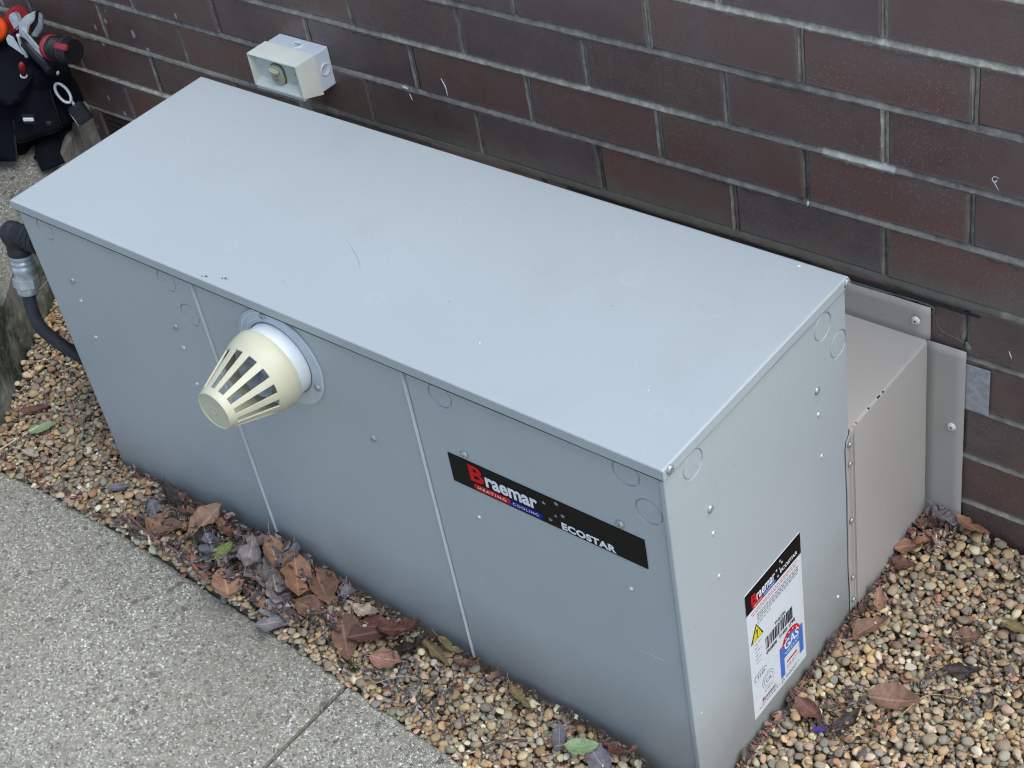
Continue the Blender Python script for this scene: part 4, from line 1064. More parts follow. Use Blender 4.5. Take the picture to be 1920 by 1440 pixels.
def drop(N_, amin, amax, keep, K=7):
    cnt = 0
    for it in range(N_):
        a_ = amin + (amax-amin)*rng.beta(1.7, 3.2); b_ = a_*rng.uniform(.62, .95); c_ = a_*rng.uniform(.36, .66); yaw = rng.uniform(0, math.pi)
        ca, sa = math.cos(yaw), math.sin(yaw); best = None
        rp = int(a_/GS) + 1
        for t in range(K):
            i = int(rng.integers(rp, nxg-rp)); j = int(rng.integers(rp, nyg-rp))
            if H0[i, j] > 1.0 or (pathm[i, j] and gy_[j] < edge_y(gx_[i]) - .004): continue
            if gx_[i] > 0.05 and gy_[j] < -0.12: continue
            du_ = gx_[i-rp:i+rp+1, None] - gx_[i]; dv_ = gy_[None, j-rp:j+rp+1] - gy_[j]
            u_ = (du_*ca + dv_*sa)/a_; w_ = (-du_*sa + dv_*ca)/b_; q = u_*u_ + w_*w_; ins = q < .8
            hh = Hf[i-rp:i+rp+1, j-rp:j+rp+1]
            low = hh + c_*np.sqrt(np.clip(1-q, 0, 1))
            z = np.quantile(low[ins], .79)
            if hh[ins].max() > 1.0 and (hh[ins] > 1.0).mean() > .10: continue
            if z > 1: continue
            ovh = z - (base[i, j] + und[i, j])
            if best is None or ovh < best[0]: best = (ovh, i, j, z, u_, w_, q, rp)
        if best is None or best[0] > .012: continue
        _, i, j, z, u_, w_, q, rp = best
        z -= c_*.12
        hh = Hf[i-rp:i+rp+1, j-rp:j+rp+1]; topz = z + c_*np.sqrt(np.clip(1-q, 0, 1))
        upd = (q < 1) & (hh < 1.0); hh[upd] = np.maximum(hh, topz)[upd]
        p = VAR[int(rng.integers(len(VAR)))] * (a_, b_, c_)
        e = Euler((rng.normal(0, .22), rng.normal(0, .22), yaw)).to_matrix(); p = p @ np.array(e).T + (gx_[i], gy_[j], z)
        co = PAL[rng.choice(len(PAL), p=PW)] * rng.uniform(1.15, 2.2) * np.array([1.0, .955, .84]) * (1 + rng.normal(0, .04, 3))
        verts.append(p); co = co*.8 + .2*np.array([.42, .34, .24]); cols.append(np.clip(co, .01, .78)); cnt += 1
    return cnt
drop(8200, .0044, .0112, 1, 5)
drop(9500, .0042, .0120, 1, 7)
drop(5000, .0028, .0052, 1, 7)
Vn = np.concatenate(verts); k = len(verts); nv = len(ico)
Fn = (icof[None] + (np.arange(k)*nv)[:, None, None]).reshape(-1, 3)
me = bpy.data.meshes.new('gravel'); me.vertices.add(len(Vn)); me.vertices.foreach_set('co', Vn.astype(np.float32).ravel())
me.loops.add(len(Fn)*3); me.loops.foreach_set('vertex_index', Fn.astype(np.int32).ravel())
me.polygons.add(len(Fn)); me.polygons.foreach_set('loop_start', np.arange(0, len(Fn)*3, 3, dtype=np.int32)); me.polygons.foreach_set('loop_total', np.full(len(Fn), 3, np.int32))
me.polygons.foreach_set('use_smooth', np.ones(len(Fn), bool)); me.update(calc_edges=True)
at = me.attributes.new('stone', 'FLOAT_COLOR', 'POINT'); cc = np.ones((len(Vn), 4), np.float32); cc[:, :3] = np.repeat(np.array(cols), nv, 0); at.data.foreach_set('color', cc.ravel())
T(link('gravel', me, M['pebble']), 'tan, brown and white river pebbles around the heater', 'gravel', kind='stuff')
print('pebbles', k)
def top_at(x, y, r_=0.008):
    i, j = int((x-GX0)/GS), int((y-GY0)/GS); rp = max(1, int(r_/GS))
    w_ = Hf[max(i-rp, 0):i+rp+1, max(j-rp, 0):j+rp+1]; w_ = w_[w_ < 1.0]
    return float(np.quantile(w_, .8)) if w_.size else float(gravel_z(x, y))

# ================================================================== LEAVES
def leaf_mesh(L_, W_, curl, fold, wave, seed, tip=0.0, stem=0.25):
    """thin dry leaf: uneven outline, crumpled blade, bent tip, stalk"""
    r_ = random.Random(seed); nu, nv = 20, 8; v = []; f = []; luv = []; o1 = r_.uniform(0, 50)
    asym = r_.uniform(-.25, .25); tipc = r_.uniform(-1.0, 1.0); sk = r_.uniform(-.12, .12); pw = r_.uniform(1.6, 2.6)
    torn = r_.random() < .35; tu = r_.uniform(-.3, .6)
    for i in range(nu+1):
        u = -1 + 2*i/nu
        wd = W_/2 * max(0.015, (1 - abs(u)**pw)) ** 0.85 * (1.12 - .30*u)
        ca = curl*u
        if abs(curl) > 1e-3: xx, zz = L_/2*math.sin(ca)/curl, L_/2*(1-math.cos(ca))/curl
        else: xx, zz = L_/2*u, 0
        if u > .45: zz += tipc*.35*L_*(u-.45)**2
        for j in range(nv+1):
            t = -1 + 2*j/nv
            side = 1 + asym*(1 if t > 0 else -1)
            ed = side*(1 + .16*noise.noise((u*3.2, (1 if t > 0 else -1)*3, o1)) + .10*noise.noise((u*11, (1 if t > 0 else -1)*2, o1)))
            if torn and t > 0: ed *= 1 - .55*math.exp(-((u-tu)/.10)**2)
            ang = fold*t*(1 + .6*noise.noise((u*1.9, o1, 5)))
            yy = wd*ed*(math.sin(ang)/ang if abs(ang) > 1e-3 else 1)*t + sk*L_*u*u*.5
            zq = wd*abs(t)*(1-math.cos(ang))/max(abs(ang), 1e-3)*(1 if fold > 0 else -1)
            zq += wave*L_*(noise.noise((u*2.6 + o1, t*1.6, 2))*(.3 + abs(t)) + .55*noise.noise((u*5.5 + o1, t*3.4, 7))*(.25 + abs(t)) + .25*noise.noise((u*12 + o1, t*6, 3)))
            sg = math.sin(ca)
            v.append((xx - zq*sg, yy, zz + zq*math.cos(ca))); luv.append((u, t, 0.0))
    m = nv+1
    for i in range(nu):
        for j in range(nv): f.append((i*m+j, (i+1)*m+j, (i+1)*m+j+1, i*m+j+1))
    if stem > 0:
        b0 = len(v); x0 = v[nv//2]; bd = r_.uniform(-1, 1)
        for q in range(4):
            s_ = q/3; rr = .0007*(1-.4*s_)
            c0 = Vector(x0) + Vector((-s_*stem*L_, .10*L_*s_*s_*bd, .08*L_*s_*s_))
            for kq in range(4): a_ = math.pi/2*kq; v.append((c0.x, c0.y + rr*math.cos(a_), c0.z + rr*math.sin(a_))); luv.append((0.0, 0.0, 0.0))
        for q in range(3):
            for kq in range(4): f.append((b0+q*4+kq, b0+q*4+(kq+1) % 4, b0+(q+1)*4+(kq+1) % 4, b0+(q+1)*4+kq))
    me = mesh_py('fallen_leaf', v, f)
    at = me.attributes.new('luv', 'FLOAT_VECTOR', 'POINT'); at.data.foreach_set('vector', np.array(luv, np.float32).ravel())
    me.polygons.foreach_set('use_smooth', [True]*len(me.polygons)); return me
LI = [0]
def leaf(x, y, dz, L_, W_, yaw, pitch, roll, curl, fold, wave, mat, label, stem=0.25):
    LI[0] += 1
    if y < 0: L_ *= 1.18; W_ *= 1.15
    me = leaf_mesh(L_, W_, curl, fold, wave, LI[0]*13 + 5, stem=stem); me.materials.append(LM[mat])
    o = bpy.data.objects.new('fallen_leaf', me); C.objects.link(o)
    e = Euler((R(roll), R(pitch), R(yaw)), 'XYZ'); o.rotation_euler = e
    co = np.empty(len(me.vertices)*3); me.vertices.foreach_get('co', co); co = co.reshape(-1, 3) @ np.array(e.to_matrix()).T
    zt = top_at(x, y, .012)
    lo = np.quantile(co[:, 2], .12)
    # keep it in front of the heater's panel
    if y < 0.0 and -HL < x < 0: y = min(y, -0.0015 - co[:, 1].max()) if y + co[:, 1].max() > -0.0015 else y
    o.location = (x, y, zt + dz - lo)
    return T(o, label, 'leaf', 'fallen leaves in the gravel')
F = 'on the gravel in front of the heater'
leaf(-0.903, -0.034, .004, .070, .034, 60, -34, 20, .5, .7, .05, 'tan', 'tan curled leaf standing highest, left part of the leaf pile')
leaf(-0.966, -0.071, .004, .070, .034, 12, -6, 14, .6, .6, .05, 'brown', 'brown arched leaf at the left end of the leaf pile')
leaf(-0.766, -0.120, .008, .072, .040, -34, -8, -18, .4, .7, .04, 'tan', 'pale tan folded leaf lying on the path edge below the pile')
leaf(-0.735, -0.018, .010, .078, .036, -28, 14, -40, .4, .5, .04, 'tan', 'orange tan leaf leaning on the middle front panel')
leaf(-0.689, -0.030, .010, .074, .036, -42, 8, -26, .5, .5, .04, 'orange', 'long orange brown leaf over the right end of the pile')
leaf(-0.652, -0.034, .008, .066, .036, -30, 2, -8, .4, .4, .05, 'brown', 'brown leaf lowest on the right end of the pile')
leaf(-0.735, -0.050, .016, .060, .034, -58, 10, 18, .8, .8, .08, 'grey', 'dry grey curled leaf in the middle of the pile')
leaf(-0.849, -0.074, .008, .055, .032, -40, 10, 30, .5, .6, .06, 'slate', 'dark grey leaf beside the lime green one')
leaf(-0.825, -0.070, .020, .036, .018, 70, -20, 30, .6, .6, .05, 'lime', 'small lime green leaf in the leaf pile')
leaf(-0.808, -0.074, .016, .058, .020, 64, -14, 20, .7, 1.6, .06, 'grey', 'silvery rolled leaf right of the lime green one')
leaf(-0.796, -0.055, .018, .040, .022, 50, -18, -30, .7, .8, .05, 'red', 'reddish leaf between grey leaves in the pile')
leaf(-0.751, -0.076, .012, .062, .034, -24, 4, -24, .6, .7, .06, 'grey', 'broad pale grey leaf with a fold, centre of the pile')
leaf(-0.709, -0.106, .006, .040, .018, -12, 0, 10, .5, 1.0, .05, 'orange', 'small rust orange leaf below the pile')
leaf(-0.685, -0.098, .010, .050, .026, 58, -8, 22, .6, .8, .06, 'slate', 'upper of two slate grey leaves near the path edge')
leaf(-0.672, -0.120, .003, .046, .024, 50, 6, 6, .4, .6, .05, 'slate', 'lower slate grey leaf touching the path edge')
leaf(-0.689, -0.064, .010, .058, .030, 24, -6, -20, .6, .6, .06, 'red', 'dark red brown leaf under the orange ones')
leaf(-0.561, -0.083, .003, .082, .034, -40, 2, 4, .15, .2, .03, 'brown', 'flat matt brown leaf between pile and dark red leaf')
leaf(-0.527, -0.054, .008, .070, .050, 52, 6, -10, .2, .35, .04, 'red', 'broad dark red leaf against the middle front panel')
leaf(-0.500, -0.030, .012, .058, .046, 40, 0, -26, .6, .6, .12, 'red', 'crumpled maroon leaf behind the broad dark red one')
leaf(-0.484, -0.078, .004, .046, .026, 18, -4, 12, .3, .4, .06, 'pink', 'salmon pink leaf below the dark red leaves')
leaf(-0.839, -0.112, .006, .060, .014, -20, 2, 0, .6, 1.2, .05, 'orange', 'narrow orange rolled leaf along the path edge')
leaf(-0.606, -0.026, .006, .034, .020, -50, 0, 14, 1.2, .9, .06, 'slate', 'small bluish curled leaf at the foot of the front panel')
leaf(-0.566, -0.033, .006, .036, .022, 10, 4, -8, .5, .6, .10, 'pale', 'small pale crisp leaf left of the dark red leaves')
leaf(-0.780, -0.036, .020, .052, .026, 16, -10, -36, .9, .8, .10, 'grey', 'shrivelled grey leaf at the foot of the panel seam')
leaf(-0.870, -0.026, .010, .060, .022, -24, 4, -44, .5, .6, .06, 'orange', 'amber leaf edge half hidden behind the tan curled leaf')
leaf(-0.940, -0.040, .012, .040, .024, 30, 10, -40, .6, .7, .08, 'brown', 'small brown leaf behind the arched one')
leaf(-0.431, -0.028, .006, .060, .016, -14, 0, 10, .4, 1.3, .04, 'olive', 'olive yellow rolled leaf by the right panel seam')
leaf(-0.420, -0.016, .010, .046, .018, -4, 4, -30, .5, 1.0, .05, 'olive', 'olive leaf tucked against the right panel seam')
leaf(-0.285, -0.014, .004, .048, .014, -18, 2, -10, .3, .9, .04, 'olive', 'thin olive leaf along the foot of the right front panel')
leaf(-0.162, -0.042, .006, .040, .020, 36, 0, 8, .2, .5, .03, 'green', 'pale green leaf at the bottom right of the gravel strip')
leaf(-0.197, -0.047, .004, .042, .016, -56, 2, 4, .3, .6, .04, 'slate', 'slim grey leaf left of the pale green one')
leaf(-0.117, -0.010, .006, .050, .028, 10, -10, -36, .7, .7, .10, 'red', 'maroon leaf at the right end of the front panel')
leaf(-0.131, -0.046, .004, .052, .026, -24, 2, 6, .4, .4, .06, 'slate', 'blue grey leaf near the bottom frame edge')
leaf(-0.330, -0.014, .012, .034, .010, 50, -40, 0, 1.6, 1.0, .03, 'pink', 'pink curled leaf hook against the right front panel')
leaf(-0.379, -0.020, .008, .040, .016, 26, -10, -20, .8, .8, .10, 'brown', 'crumpled brown leaf right of the right panel seam')
leaf(-1.380, -0.010, .004, .046, .018, 58, 0, 6, .2, .4, .03, 'green', 'pale green leaf on the gravel near the mossy step')
leaf(-1.437, 0.015, .004, .060, .016, 54, 4, 10, .3, .9, .04, 'red', 'narrow red brown leaf beside the mossy step')
leaf(-1.330, -0.070, .004, .040, .014, 6, 0, 8, .4, .8, .04, 'pale', 'small pale leaf on the gravel near the path corner')
leaf(-1.120, -0.045, .004, .036, .014, 40, 0, 4, .4, .6, .04, 'slate', 'bluish grey leaf left of the leaf pile')
leaf(0.126, 0.271, .004, .072, .036, 22, -4, 12, .3, .5, .05, 'brown', 'largest red brown leaf on the gravel right of the heater')
leaf(0.042, 0.198, .006, .060, .024, -16, -4, 12, .7, .8, .05, 'red', 'arched maroon leaf beside the white data sticker')
leaf(0.036, 0.360, .006, .070, .026, 70, 4, 16, .5, .9, .06, 'brown', 'folded brown leaf pointing at the duct cowl')
leaf(0.026, 0.408, .010, .046, .018, 116, -12, 10, .7, .9, .05, 'pink', 'small pinkish red leaf by the foot of the duct cowl')
leaf(0.016, 0.566, .008, .050, .026, 20, -8, -14, .6, .7, .12, 'brown', 'crumpled brown leaf on top of the heap in the cowl corner')
leaf(0.083, 0.583, .008, .062, .024, -8, 0, -16, .4, .5, .04, 'orange', 'long orange leaf along the foot of the brick wall')
leaf(0.040, 0.578, .014, .052, .030, -20, 0, -14, .5, .6, .08, 'slate', 'grey leaf on the heap in the cowl corner')
leaf(0.030, 0.540, .010, .056, .018, 76, 6, 10, .5, 1.0, .05, 'orange', 'slim orange leaf sloping down from the cowl corner heap')
leaf(0.012, 0.520, .006, .046, .024, 44, 0, 20, .6, .8, .10, 'orange', 'amber leaf beside the cowl side below the heap')
leaf(0.022, 0.490, .004, .040, .020, 10, 0, 14, .5, .7, .10, 'red', 'dark red leaf on pebbles beside the cowl side')
leaf(0.089, 0.208, .004, .060, .020, 76, 4, 18, .6, 1.0, .12, 'dark', 'dark shrivelled leaf below the maroon one')
leaf(0.180, 0.362, .004, .054, .022, 30, 0, 10, .8, .9, .12, 'dark', 'dark shrivelled leaf on the far right gravel')
leaf(0.205, 0.468, .004, .060, .016, -2, 0, 6, .3, .6, .03, 'olive', 'thin tan leaf at the right frame edge')
leaf(0.160, 0.420, .002, .036, .024, 40, 0, 4, .4, .5, .06, 'brown', 'small brown leaf in the middle of the right gravel')

leaf(-0.770, -0.062, .026, .056, .030, 120, -16, 26, .9, .8, .12, 'grey', 'topmost crumpled grey leaf of the pile')
leaf(-0.800, -0.100, .010, .046, .026, -14, 6, -22, .7, .8, .10, 'dark', 'dark curled leaf between the pile and the path edge')
leaf(-0.880, -0.060, .010, .050, .024, 100, 8, 26, .8, .9, .10, 'dark', 'dark brown curled leaf left of the slate grey one')
leaf(-0.715, -0.030, .022, .050, .026, 84, -10, -30, .7, .9, .10, 'slate', 'grey leaf wedged behind the orange brown leaves')
leaf(-0.700, -0.080, .014, .054, .030, 150, -8, 14, .6, .7, .08, 'grey', 'mottled grey leaf below the orange brown leaves')
leaf(-1.010, -0.058, .006, .048, .022, -30, 0, 16, .7, .8, .10, 'slate', 'silvery leaf fragment at the far left of the pile')
leaf(-1.000, -0.030, .010, .056, .020, -18, 4, -30, .6, .9, .08, 'dark', 'dark leaf against the foot of the left front panel')
leaf(-0.640, -0.070, .006, .050, .030, 14, 0, 12, .5, .6, .08, 'brown', 'brown leaf between the pile and the flat brown leaf')
leaf(-0.470, -0.045, .006, .044, .026, 60, 0, -18, .6, .7, .12, 'dark', 'dark crumpled leaf right of the maroon one')

# scattered bits of broken leaf: nobody could count them
v = []; f = []; mi = []; rib = []
def bits(x0, x1, y0, y1, n_, s0, s1, dz=0.003, mats=(0,)):
    for _ in range(n_):
        x, y = random.uniform(x0, x1), random.uniform(y0, y1)
        if H0[min(max(int((x-GX0)/GS), 0), nxg-1), min(max(int((y-GY0)/GS), 0), nyg-1)] > 1: continue
        z = top_at(x, y, .006) + random.random()*dz; s_ = random.uniform(s0, s1); e = Euler((random.gauss(0, .5), random.gauss(0, .5), random.uniform(0, 6.3))).to_matrix()
        w2 = random.uniform(.25, .7); b0 = len(v); kq = random.uniform(-.5, .5)
        for (a_, c_, h_) in ((-1, 0, 0), (-.4, -w2, kq*.4), (.5, -w2*.8, kq), (1, 0, .2*kq), (.4, w2, kq*.5), (-.5, w2*.7, kq), (0, 0, -.2)):
            q = e @ Vector((a_*s_, c_*s_, h_*s_)); yy = y + q.y
            xx = x + q.x
            if y < 0 and -HL < xx < 0 and yy > -0.001: yy = -0.001
            if y >= 0 and x > 0: xx = max(xx, 0.001); yy = min(yy, WY - 0.006)
            v.append((xx, yy, z + q.z + s_*.15))
        for k_ in range(6): f.append((b0+6, b0+k_, b0+(k_+1) % 6)); mi.append(random.choice(mats))
order = ['dark', 'brown', 'grey', 'red', 'pale']
bits(-1.04, -0.58, -0.112, -0.003, 520, .003, .011, .008, (0, 0, 0, 0, 0, 0, 1, 2, 3))
bits(-0.90, -0.66, -0.108, -0.004, 330, .005, .013, .020, (0, 0, 0, 0, 0, 1, 2))
bits(-1.17, 0.0, -0.012, -0.002, 420, .003, .008, .004, (0, 0, 0, 0, 1))
bits(-1.40, -0.95, -0.110, -0.090, 90, .003, .009, .003, (0, 0, 1, 3))
bits(-0.62, -0.30, -0.130, -0.020, 110, .003, .009, .004, (0, 0, 1, 2))
bits(-0.52, -0.36, -0.125, -0.060, 60, .004, .010, .006, (0, 0, 2))
bits(-0.30, 0.0, -0.150, -0.004, 50, .003, .009, .003, (0, 1, 2, 4))
bits(-1.60, -1.19, -0.110, 0.30, 110, .003, .010, .003, (0, 0, 1, 3, 4))
bits(0.004, 0.06, 0.53, 0.598, 70, .004, .011, .012, (0, 1, 1, 2, 3, 4))
bits(0.003, 0.014, 0.02, 0.58, 260, .003, .009, .004, (0, 0, 1, 3))
bits(0.05, 0.14, 0.17, 0.26, 45, .004, .011, .006, (0, 0, 1))
bits(0.13, 0.24, 0.30, 0.42, 60, .004, .011, .006, (0, 0, 1, 2))
bits(0.03, 0.45, 0.05, 0.58, 60, .003, .009, .002, (0, 1, 1, 4))
me = mesh_py('leaf_litter', v, f)
for q in order: me.materials.append(LM[q])
me.polygons.foreach_set('material_index', mi)
T(link('leaf_litter', me), 'dark crumbled leaf litter among the pebbles', 'leaf litter', kind='stuff')

# twigs
def twig(pts, r_, mat, label):
    P = [Vector((x, y, top_at(x, y, .006) + dz)) for x, y, dz in pts]
    o = link('twig', tube_mesh('twig', bez(P, 16), r_, 7), LM[mat], None, True); return T(o, label, 'twig', 'twigs in the gravel')
twig([(-1.394, -0.092, .006), (-1.397, -0.054, .005), (-1.385, -0.012, .006)], .0014, 'pale', 'pale bent twig by the mossy step')
twig([(0.145, 0.250, .004), (0.160, 0.298, .006), (0.200, 0.318, .005)], .0009, 'olive', 'thin forked twig tip beside the largest right leaf')
twig([(0.125, 0.285, .005), (0.165, 0.305, .006), (0.215, 0.322, .005)], .0008, 'dark', 'dark twig lying right of the largest right leaf')
twig([(-1.05, -0.085, .005), (-0.97, -0.098, .004), (-0.88, -0.104, .004), (-0.77, -0.112, .004)], .0020, 'red', 'long brown stalk along the path edge under the pile')
twig([(-1.00, -0.090, .004), (-0.92, -0.100, .004), (-0.82, -0.112, .004)], .0015, 'dark', 'dark stalk beside the long brown one')
twig([(-0.47, -0.120, .006), (-0.44, -0.09, .008), (-0.41, -0.075, .006)], .0009, 'grey', 'grey twig below the salmon pink leaf')
twig([(-0.275, -0.120, .004), (-0.258, -0.092, .005), (-0.235, -0.070, .004)], .0017, 'dark', 'dark stick in the right end of the gravel strip')
twig([(0.22, 0.44, .004), (0.27, 0.43, .004), (0.33, 0.43, .004)], .0010, 'brown', 'brown stem at the right frame edge')
# purple scrap
bm = bmesh.new(); bm_box(bm, (-.009, -.004, 0), (.009, .004, .003))
bmesh.ops.bevel(bm, geom=bm.edges[:], offset=0.001, segments=2, affect='EDGES')
for q in bm.verts: q.co.z += 12*q.co.x*q.co.x
o = link('plastic_scrap', bm_mesh('plastic_scrap', bm), M['purple']); o.location = (0.067, 0.176, top_at(.067, .176) + .001); o.rotation_euler = (0.1, 0, 0.5)
T(o, 'tiny purple plastic scrap on the gravel under the data sticker', 'scrap')
# moss tuft at the path edge
v = []; f = []
for _ in range(420):
    a_ = random.uniform(0, 6.3); d = random.random()**.6*.017; x, y = -0.525 + d*math.cos(a_)*1.2, -0.113 + d*math.sin(a_)*.7; z = top_at(x, y, .003) - .001
    l_ = random.uniform(.003, .007); b0 = len(v); t = random.uniform(0, 6.3)
    v += [(x-.0006*math.cos(t), y-.0006*math.sin(t), z), (x+.0006*math.cos(t), y+.0006*math.sin(t), z), (x+random.gauss(0, .002), y+random.gauss(0, .002), z+l_)]; f.append((b0, b0+1, b0+2))
T(link('moss', mesh_py('moss', v, f), plain('moss_green', (0.05, 0.085, 0.02), .9, var=.3)), 'small green moss tuft at the path edge', 'moss', kind='stuff')

# ================================================================== TOOL BAG ON THE RAISED PATH
SZ = lambda x, y: step_z(x, y)
bag = empty('tool_bag', (-1.98, 0.47, SZ(-1.9, .47)), 'black canvas tool bag slumped against the brick wall', 'tool bag')
def puffy(name, c, half, rot, mat, parent, p=4.0, sag=0.15, seed=0, n=40, m=24, taper=0.0):
    """soft superellipsoid with folds"""
    v = []; f = []; E_ = Euler([R(a_) for a_ in rot]).to_matrix()
    for i in range(m+1):
        ph = -math.pi/2 + math.pi*i/m
        for k in range(n):
            th = 2*math.pi*k/n
            sg = lambda q, e_: math.copysign(abs(q)**e_, q)
            x = sg(math.cos(ph), 2/p)*sg(math.cos(th), 2/p); y = sg(math.cos(ph), 2/p)*sg(math.sin(th), 2/p); z = sg(math.sin(ph), 2/p)
            fo = 1 + sag*.5*noise.noise((x*1.8 + seed, y*1.8, z*1.5)) + sag*.45*noise.noise((x*4 + seed, y*4, z*2.2)) + sag*.22*noise.noise((x*10 + seed, y*10, z*5))
            w_ = 1 - taper*z
            q = Vector((x*half[0]*fo*w_, y*half[1]*fo*w_, z*half[2]*(1 + sag*.3*noise.noise((x*2, y*2, seed)))))
            v.append(E_ @ q + Vector(c))
    for i in range(m):
        for k in range(n): k2 = (k+1) % n; f.append((i*n+k, i*n+k2, (i+1)*n+k2, (i+1)*n+k))
    return link(name, mesh_py(name, v, f), mat, parent, True)
b0z = SZ(-1.9, .45)
puffy('body', (-2.03, 0.485, b0z + .085), (.15, .085, .095), (0, 6, -8), M['canvas'], bag, 4.5, .14, 1)
puffy('pocket', (-1.925, 0.440, b0z + .082), (.046, .056, .098), (8, 10, 28), M['canvas'], bag, 4.0, .16, 4, taper=-.12)
puffy('pocket', (-1.890, 0.510, b0z + .095), (.042, .050, .080), (-6, 14, -12), M['canvas'], bag, 4.0, .18, 9, taper=-.10)
puffy('pocket_flap', (-1.875, 0.425, b0z + .165), (.050, .050, .012), (14, 20, 24), M['canvas'], bag, 4.0, .2, 14)
puffy('pocket', (-1.975, 0.405, b0z + .070), (.060, .045, .080), (10, 0, 8), M['canvas'], bag, 4.0, .18, 21)
BN = plain('black_binding', (0.020, 0.022, 0.028), 0.8, var=0.2, scale=200)
def bag_panel(c, n_, u_, hw, hh, bulge, seed):
    n_ = Vector(n_).normalized(); u_ = Vector(u_); u_ = (u_ - n_*u_.dot(n_)).normalized(); w_ = n_.cross(u_); c = Vector(c)
    nu_, nv_ = 14, 14; v = []; f = []
    def P(a_, b_, back=0.0):
        q = bulge*(1-a_*a_)*(1-b_*b_) + .006*noise.noise((a_*2.1 + seed, b_*2.1, 0)) + .003*noise.noise((a_*6 + seed, b_*6, 0))
        return c + w_*(a_*hw*(1 + .06*b_)) + u_*(b_*hh) + n_*(q - back)
    for i in range(nu_+1):
        for j in range(nv_+1): v.append(P(-1+2*i/nu_, -1+2*j/nv_))
    m_ = nv_+1
    for i in range(nu_):
        for j in range(nv_): f.append((i*m_+j, (i+1)*m_+j, (i+1)*m_+j+1, i*m_+j+1))
    me = mesh_py('pocket_panel', v, f); bm = bmesh.new(); bm.from_mesh(me); bmesh.ops.solidify(bm, geom=bm.faces[:], thickness=.004); bm.to_mesh(me); bm.free()
    o = link('pocket_panel', me, M['canvas'], bag, True)
    bor = [P(t, -1) for t in np.linspace(-1, 1, 9)] + [P(1, t) for t in np.linspace(-1, 1, 9)[1:]] + [P(t, 1) for t in np.linspace(1, -1, 9)[1:]] + [P(-1, t) for t in np.linspace(1, -1, 9)[1:]]
    link('binding', tube_mesh('binding', bor, .0028, 7), BN, o, True)
    link('stitching', tube_mesh('stitching', [P(t, .82) + n_*.001 for t in np.linspace(-.96, .96, 9)], .0012, 5), BN, o, True)
    return o
bag_panel((-1.862, 0.452, b0z + .105), (.78, -.45, .40), (-.25, .15, .95), .046, .066, .012, 3)
bag_panel((-1.866, 0.510, b0z + .085), (.85, -.15, .45), (-.30, .05, .95), .036, .058, .010, 8)
bag_panel((-1.915, 0.385, b0z + .080), (.45, -.80, .40), (-.10, .30, .95), .052, .070, .014, 15)
for q_ in range(1):
    z_ = b0z + .06 + .03*q_
    ribbon('webbing', bez([(-1.872 + .004*q_, .412, z_ + .002), (-1.846, .434, z_ + .010), (-1.822, .470, z_)], 12), (-.2, .1, .95), .010, .0024, BN, bag)
# belt and straps
ribbon('belt', bez([(-1.86, .530, b0z+.125), (-1.850, .535, b0z+.085), (-1.855, .530, b0z+.045), (-1.880, .515, b0z+.022), (-1.865, .475, b0z+.012), (-1.83, .43, b0z+.004)], 24), (.35, .9, .1), .052, .004, M['canvas'], bag)
ribbon('strap_end', bez([(-1.90, .500, b0z+.03), (-1.865, .465, b0z+.020), (-1.825, .432, b0z+.009), (-1.785, .412, b0z+.004)], 14), (.55, .85, 0), .048, .005, M['canvas'], bag)
ribbon('strap_loop', bez([(-1.875, .520, b0z+.165), (-1.850, .524, b0z+.150), (-1.842, .526, b0z+.110)], 10), (.5, .8, .2), .030, .004, M['canvas'], bag)
o = link('snap_stud', lathe_mesh('snap_stud', [(0.0068, 0), (.006, .0020), (.004, .0036), (0, .0040)], 14, caps=False), M['steel'], bag, True)
o.location = (-1.8360, 0.520, 0.3880); o.rotation_euler = (R(40), R(50), 0)
# silver clip and ring
RC = Vector((-1.8320, 0.52, 0.3440)); e1 = Vector((.035, .004, -.060)).normalized(); e2 = Vector((.60, .62, .25)).normalized(); e2 = (e2 - e1*e2.dot(e1)).normalized()
link('ring', tube_mesh('ring', [RC + e1*(.0215*math.cos(t)) + e2*(.0110*math.sin(t)) + Vector((.010, -.010, .006)) for t in np.linspace(0, 2*math.pi*1.02, 30)], .0030, 9), M['steel'], bag, True)
link('hook', tube_mesh('hook', [RC - e1*.045 + Vector((0, 0, .004)), RC - e1*.030, RC - e1*.019], [.0034, .0032, .0026], 9), M['steel'], bag, True)
link('hook', tube_mesh('hook', [RC + e1*.019, RC + e1*.032], [.0028, .0034], 9), M['steel'], bag, True)
bc = RC + e1*.050
def obox(name, c, ax_, half, mat, parent, bev=.002):
    """box with its own axes"""
    bm = bmesh.new(); bm_box(bm, (-half[0], -half[1], -half[2]), half); bmesh.ops.bevel(bm, geom=bm.edges[:], offset=bev, segments=2, affect='EDGES')
    a0, a1 = Vector(ax_[0]).normalized(), Vector(ax_[1]); a1 = (a1 - a0*a1.dot(a0)).normalized(); a2 = a0.cross(a1)
    mt = Matrix((a0, a1, a2)).transposed().to_4x4(); me = bm_mesh(name, bm); me.transform(Matrix.Translation(Vector(c)) @ mt)
    return link(name, me, mat, parent)
bk = obox('buckle', bc, (e1, e2), (.021, .017, .006), M['black_plastic'], bag, .003)
obox('buckle_bar', bc + e1*.012 + e1.cross(e2)*.007, (e1, e2), (.003, .016, .0022), M['black_plastic'], bk, .001)
obox('buckle_bar', bc - e1*.010 + e1.cross(e2)*.007, (e1, e2), (.003, .016, .0022), M['black_plastic'], bk, .001)
link('pin', tube_mesh('pin', [bc - e2*.018 - e1*.012, bc - e2*.019 + e1*.018], .0016, 7), M['steel'], bag, True)
obox('metal_keeper', (-1.823, 0.421, b0z + .0975), ((.7, .5, -.1), (.2, .1, .95)), (.013, .011, .0016), M['black_plastic'], bag, .0012)
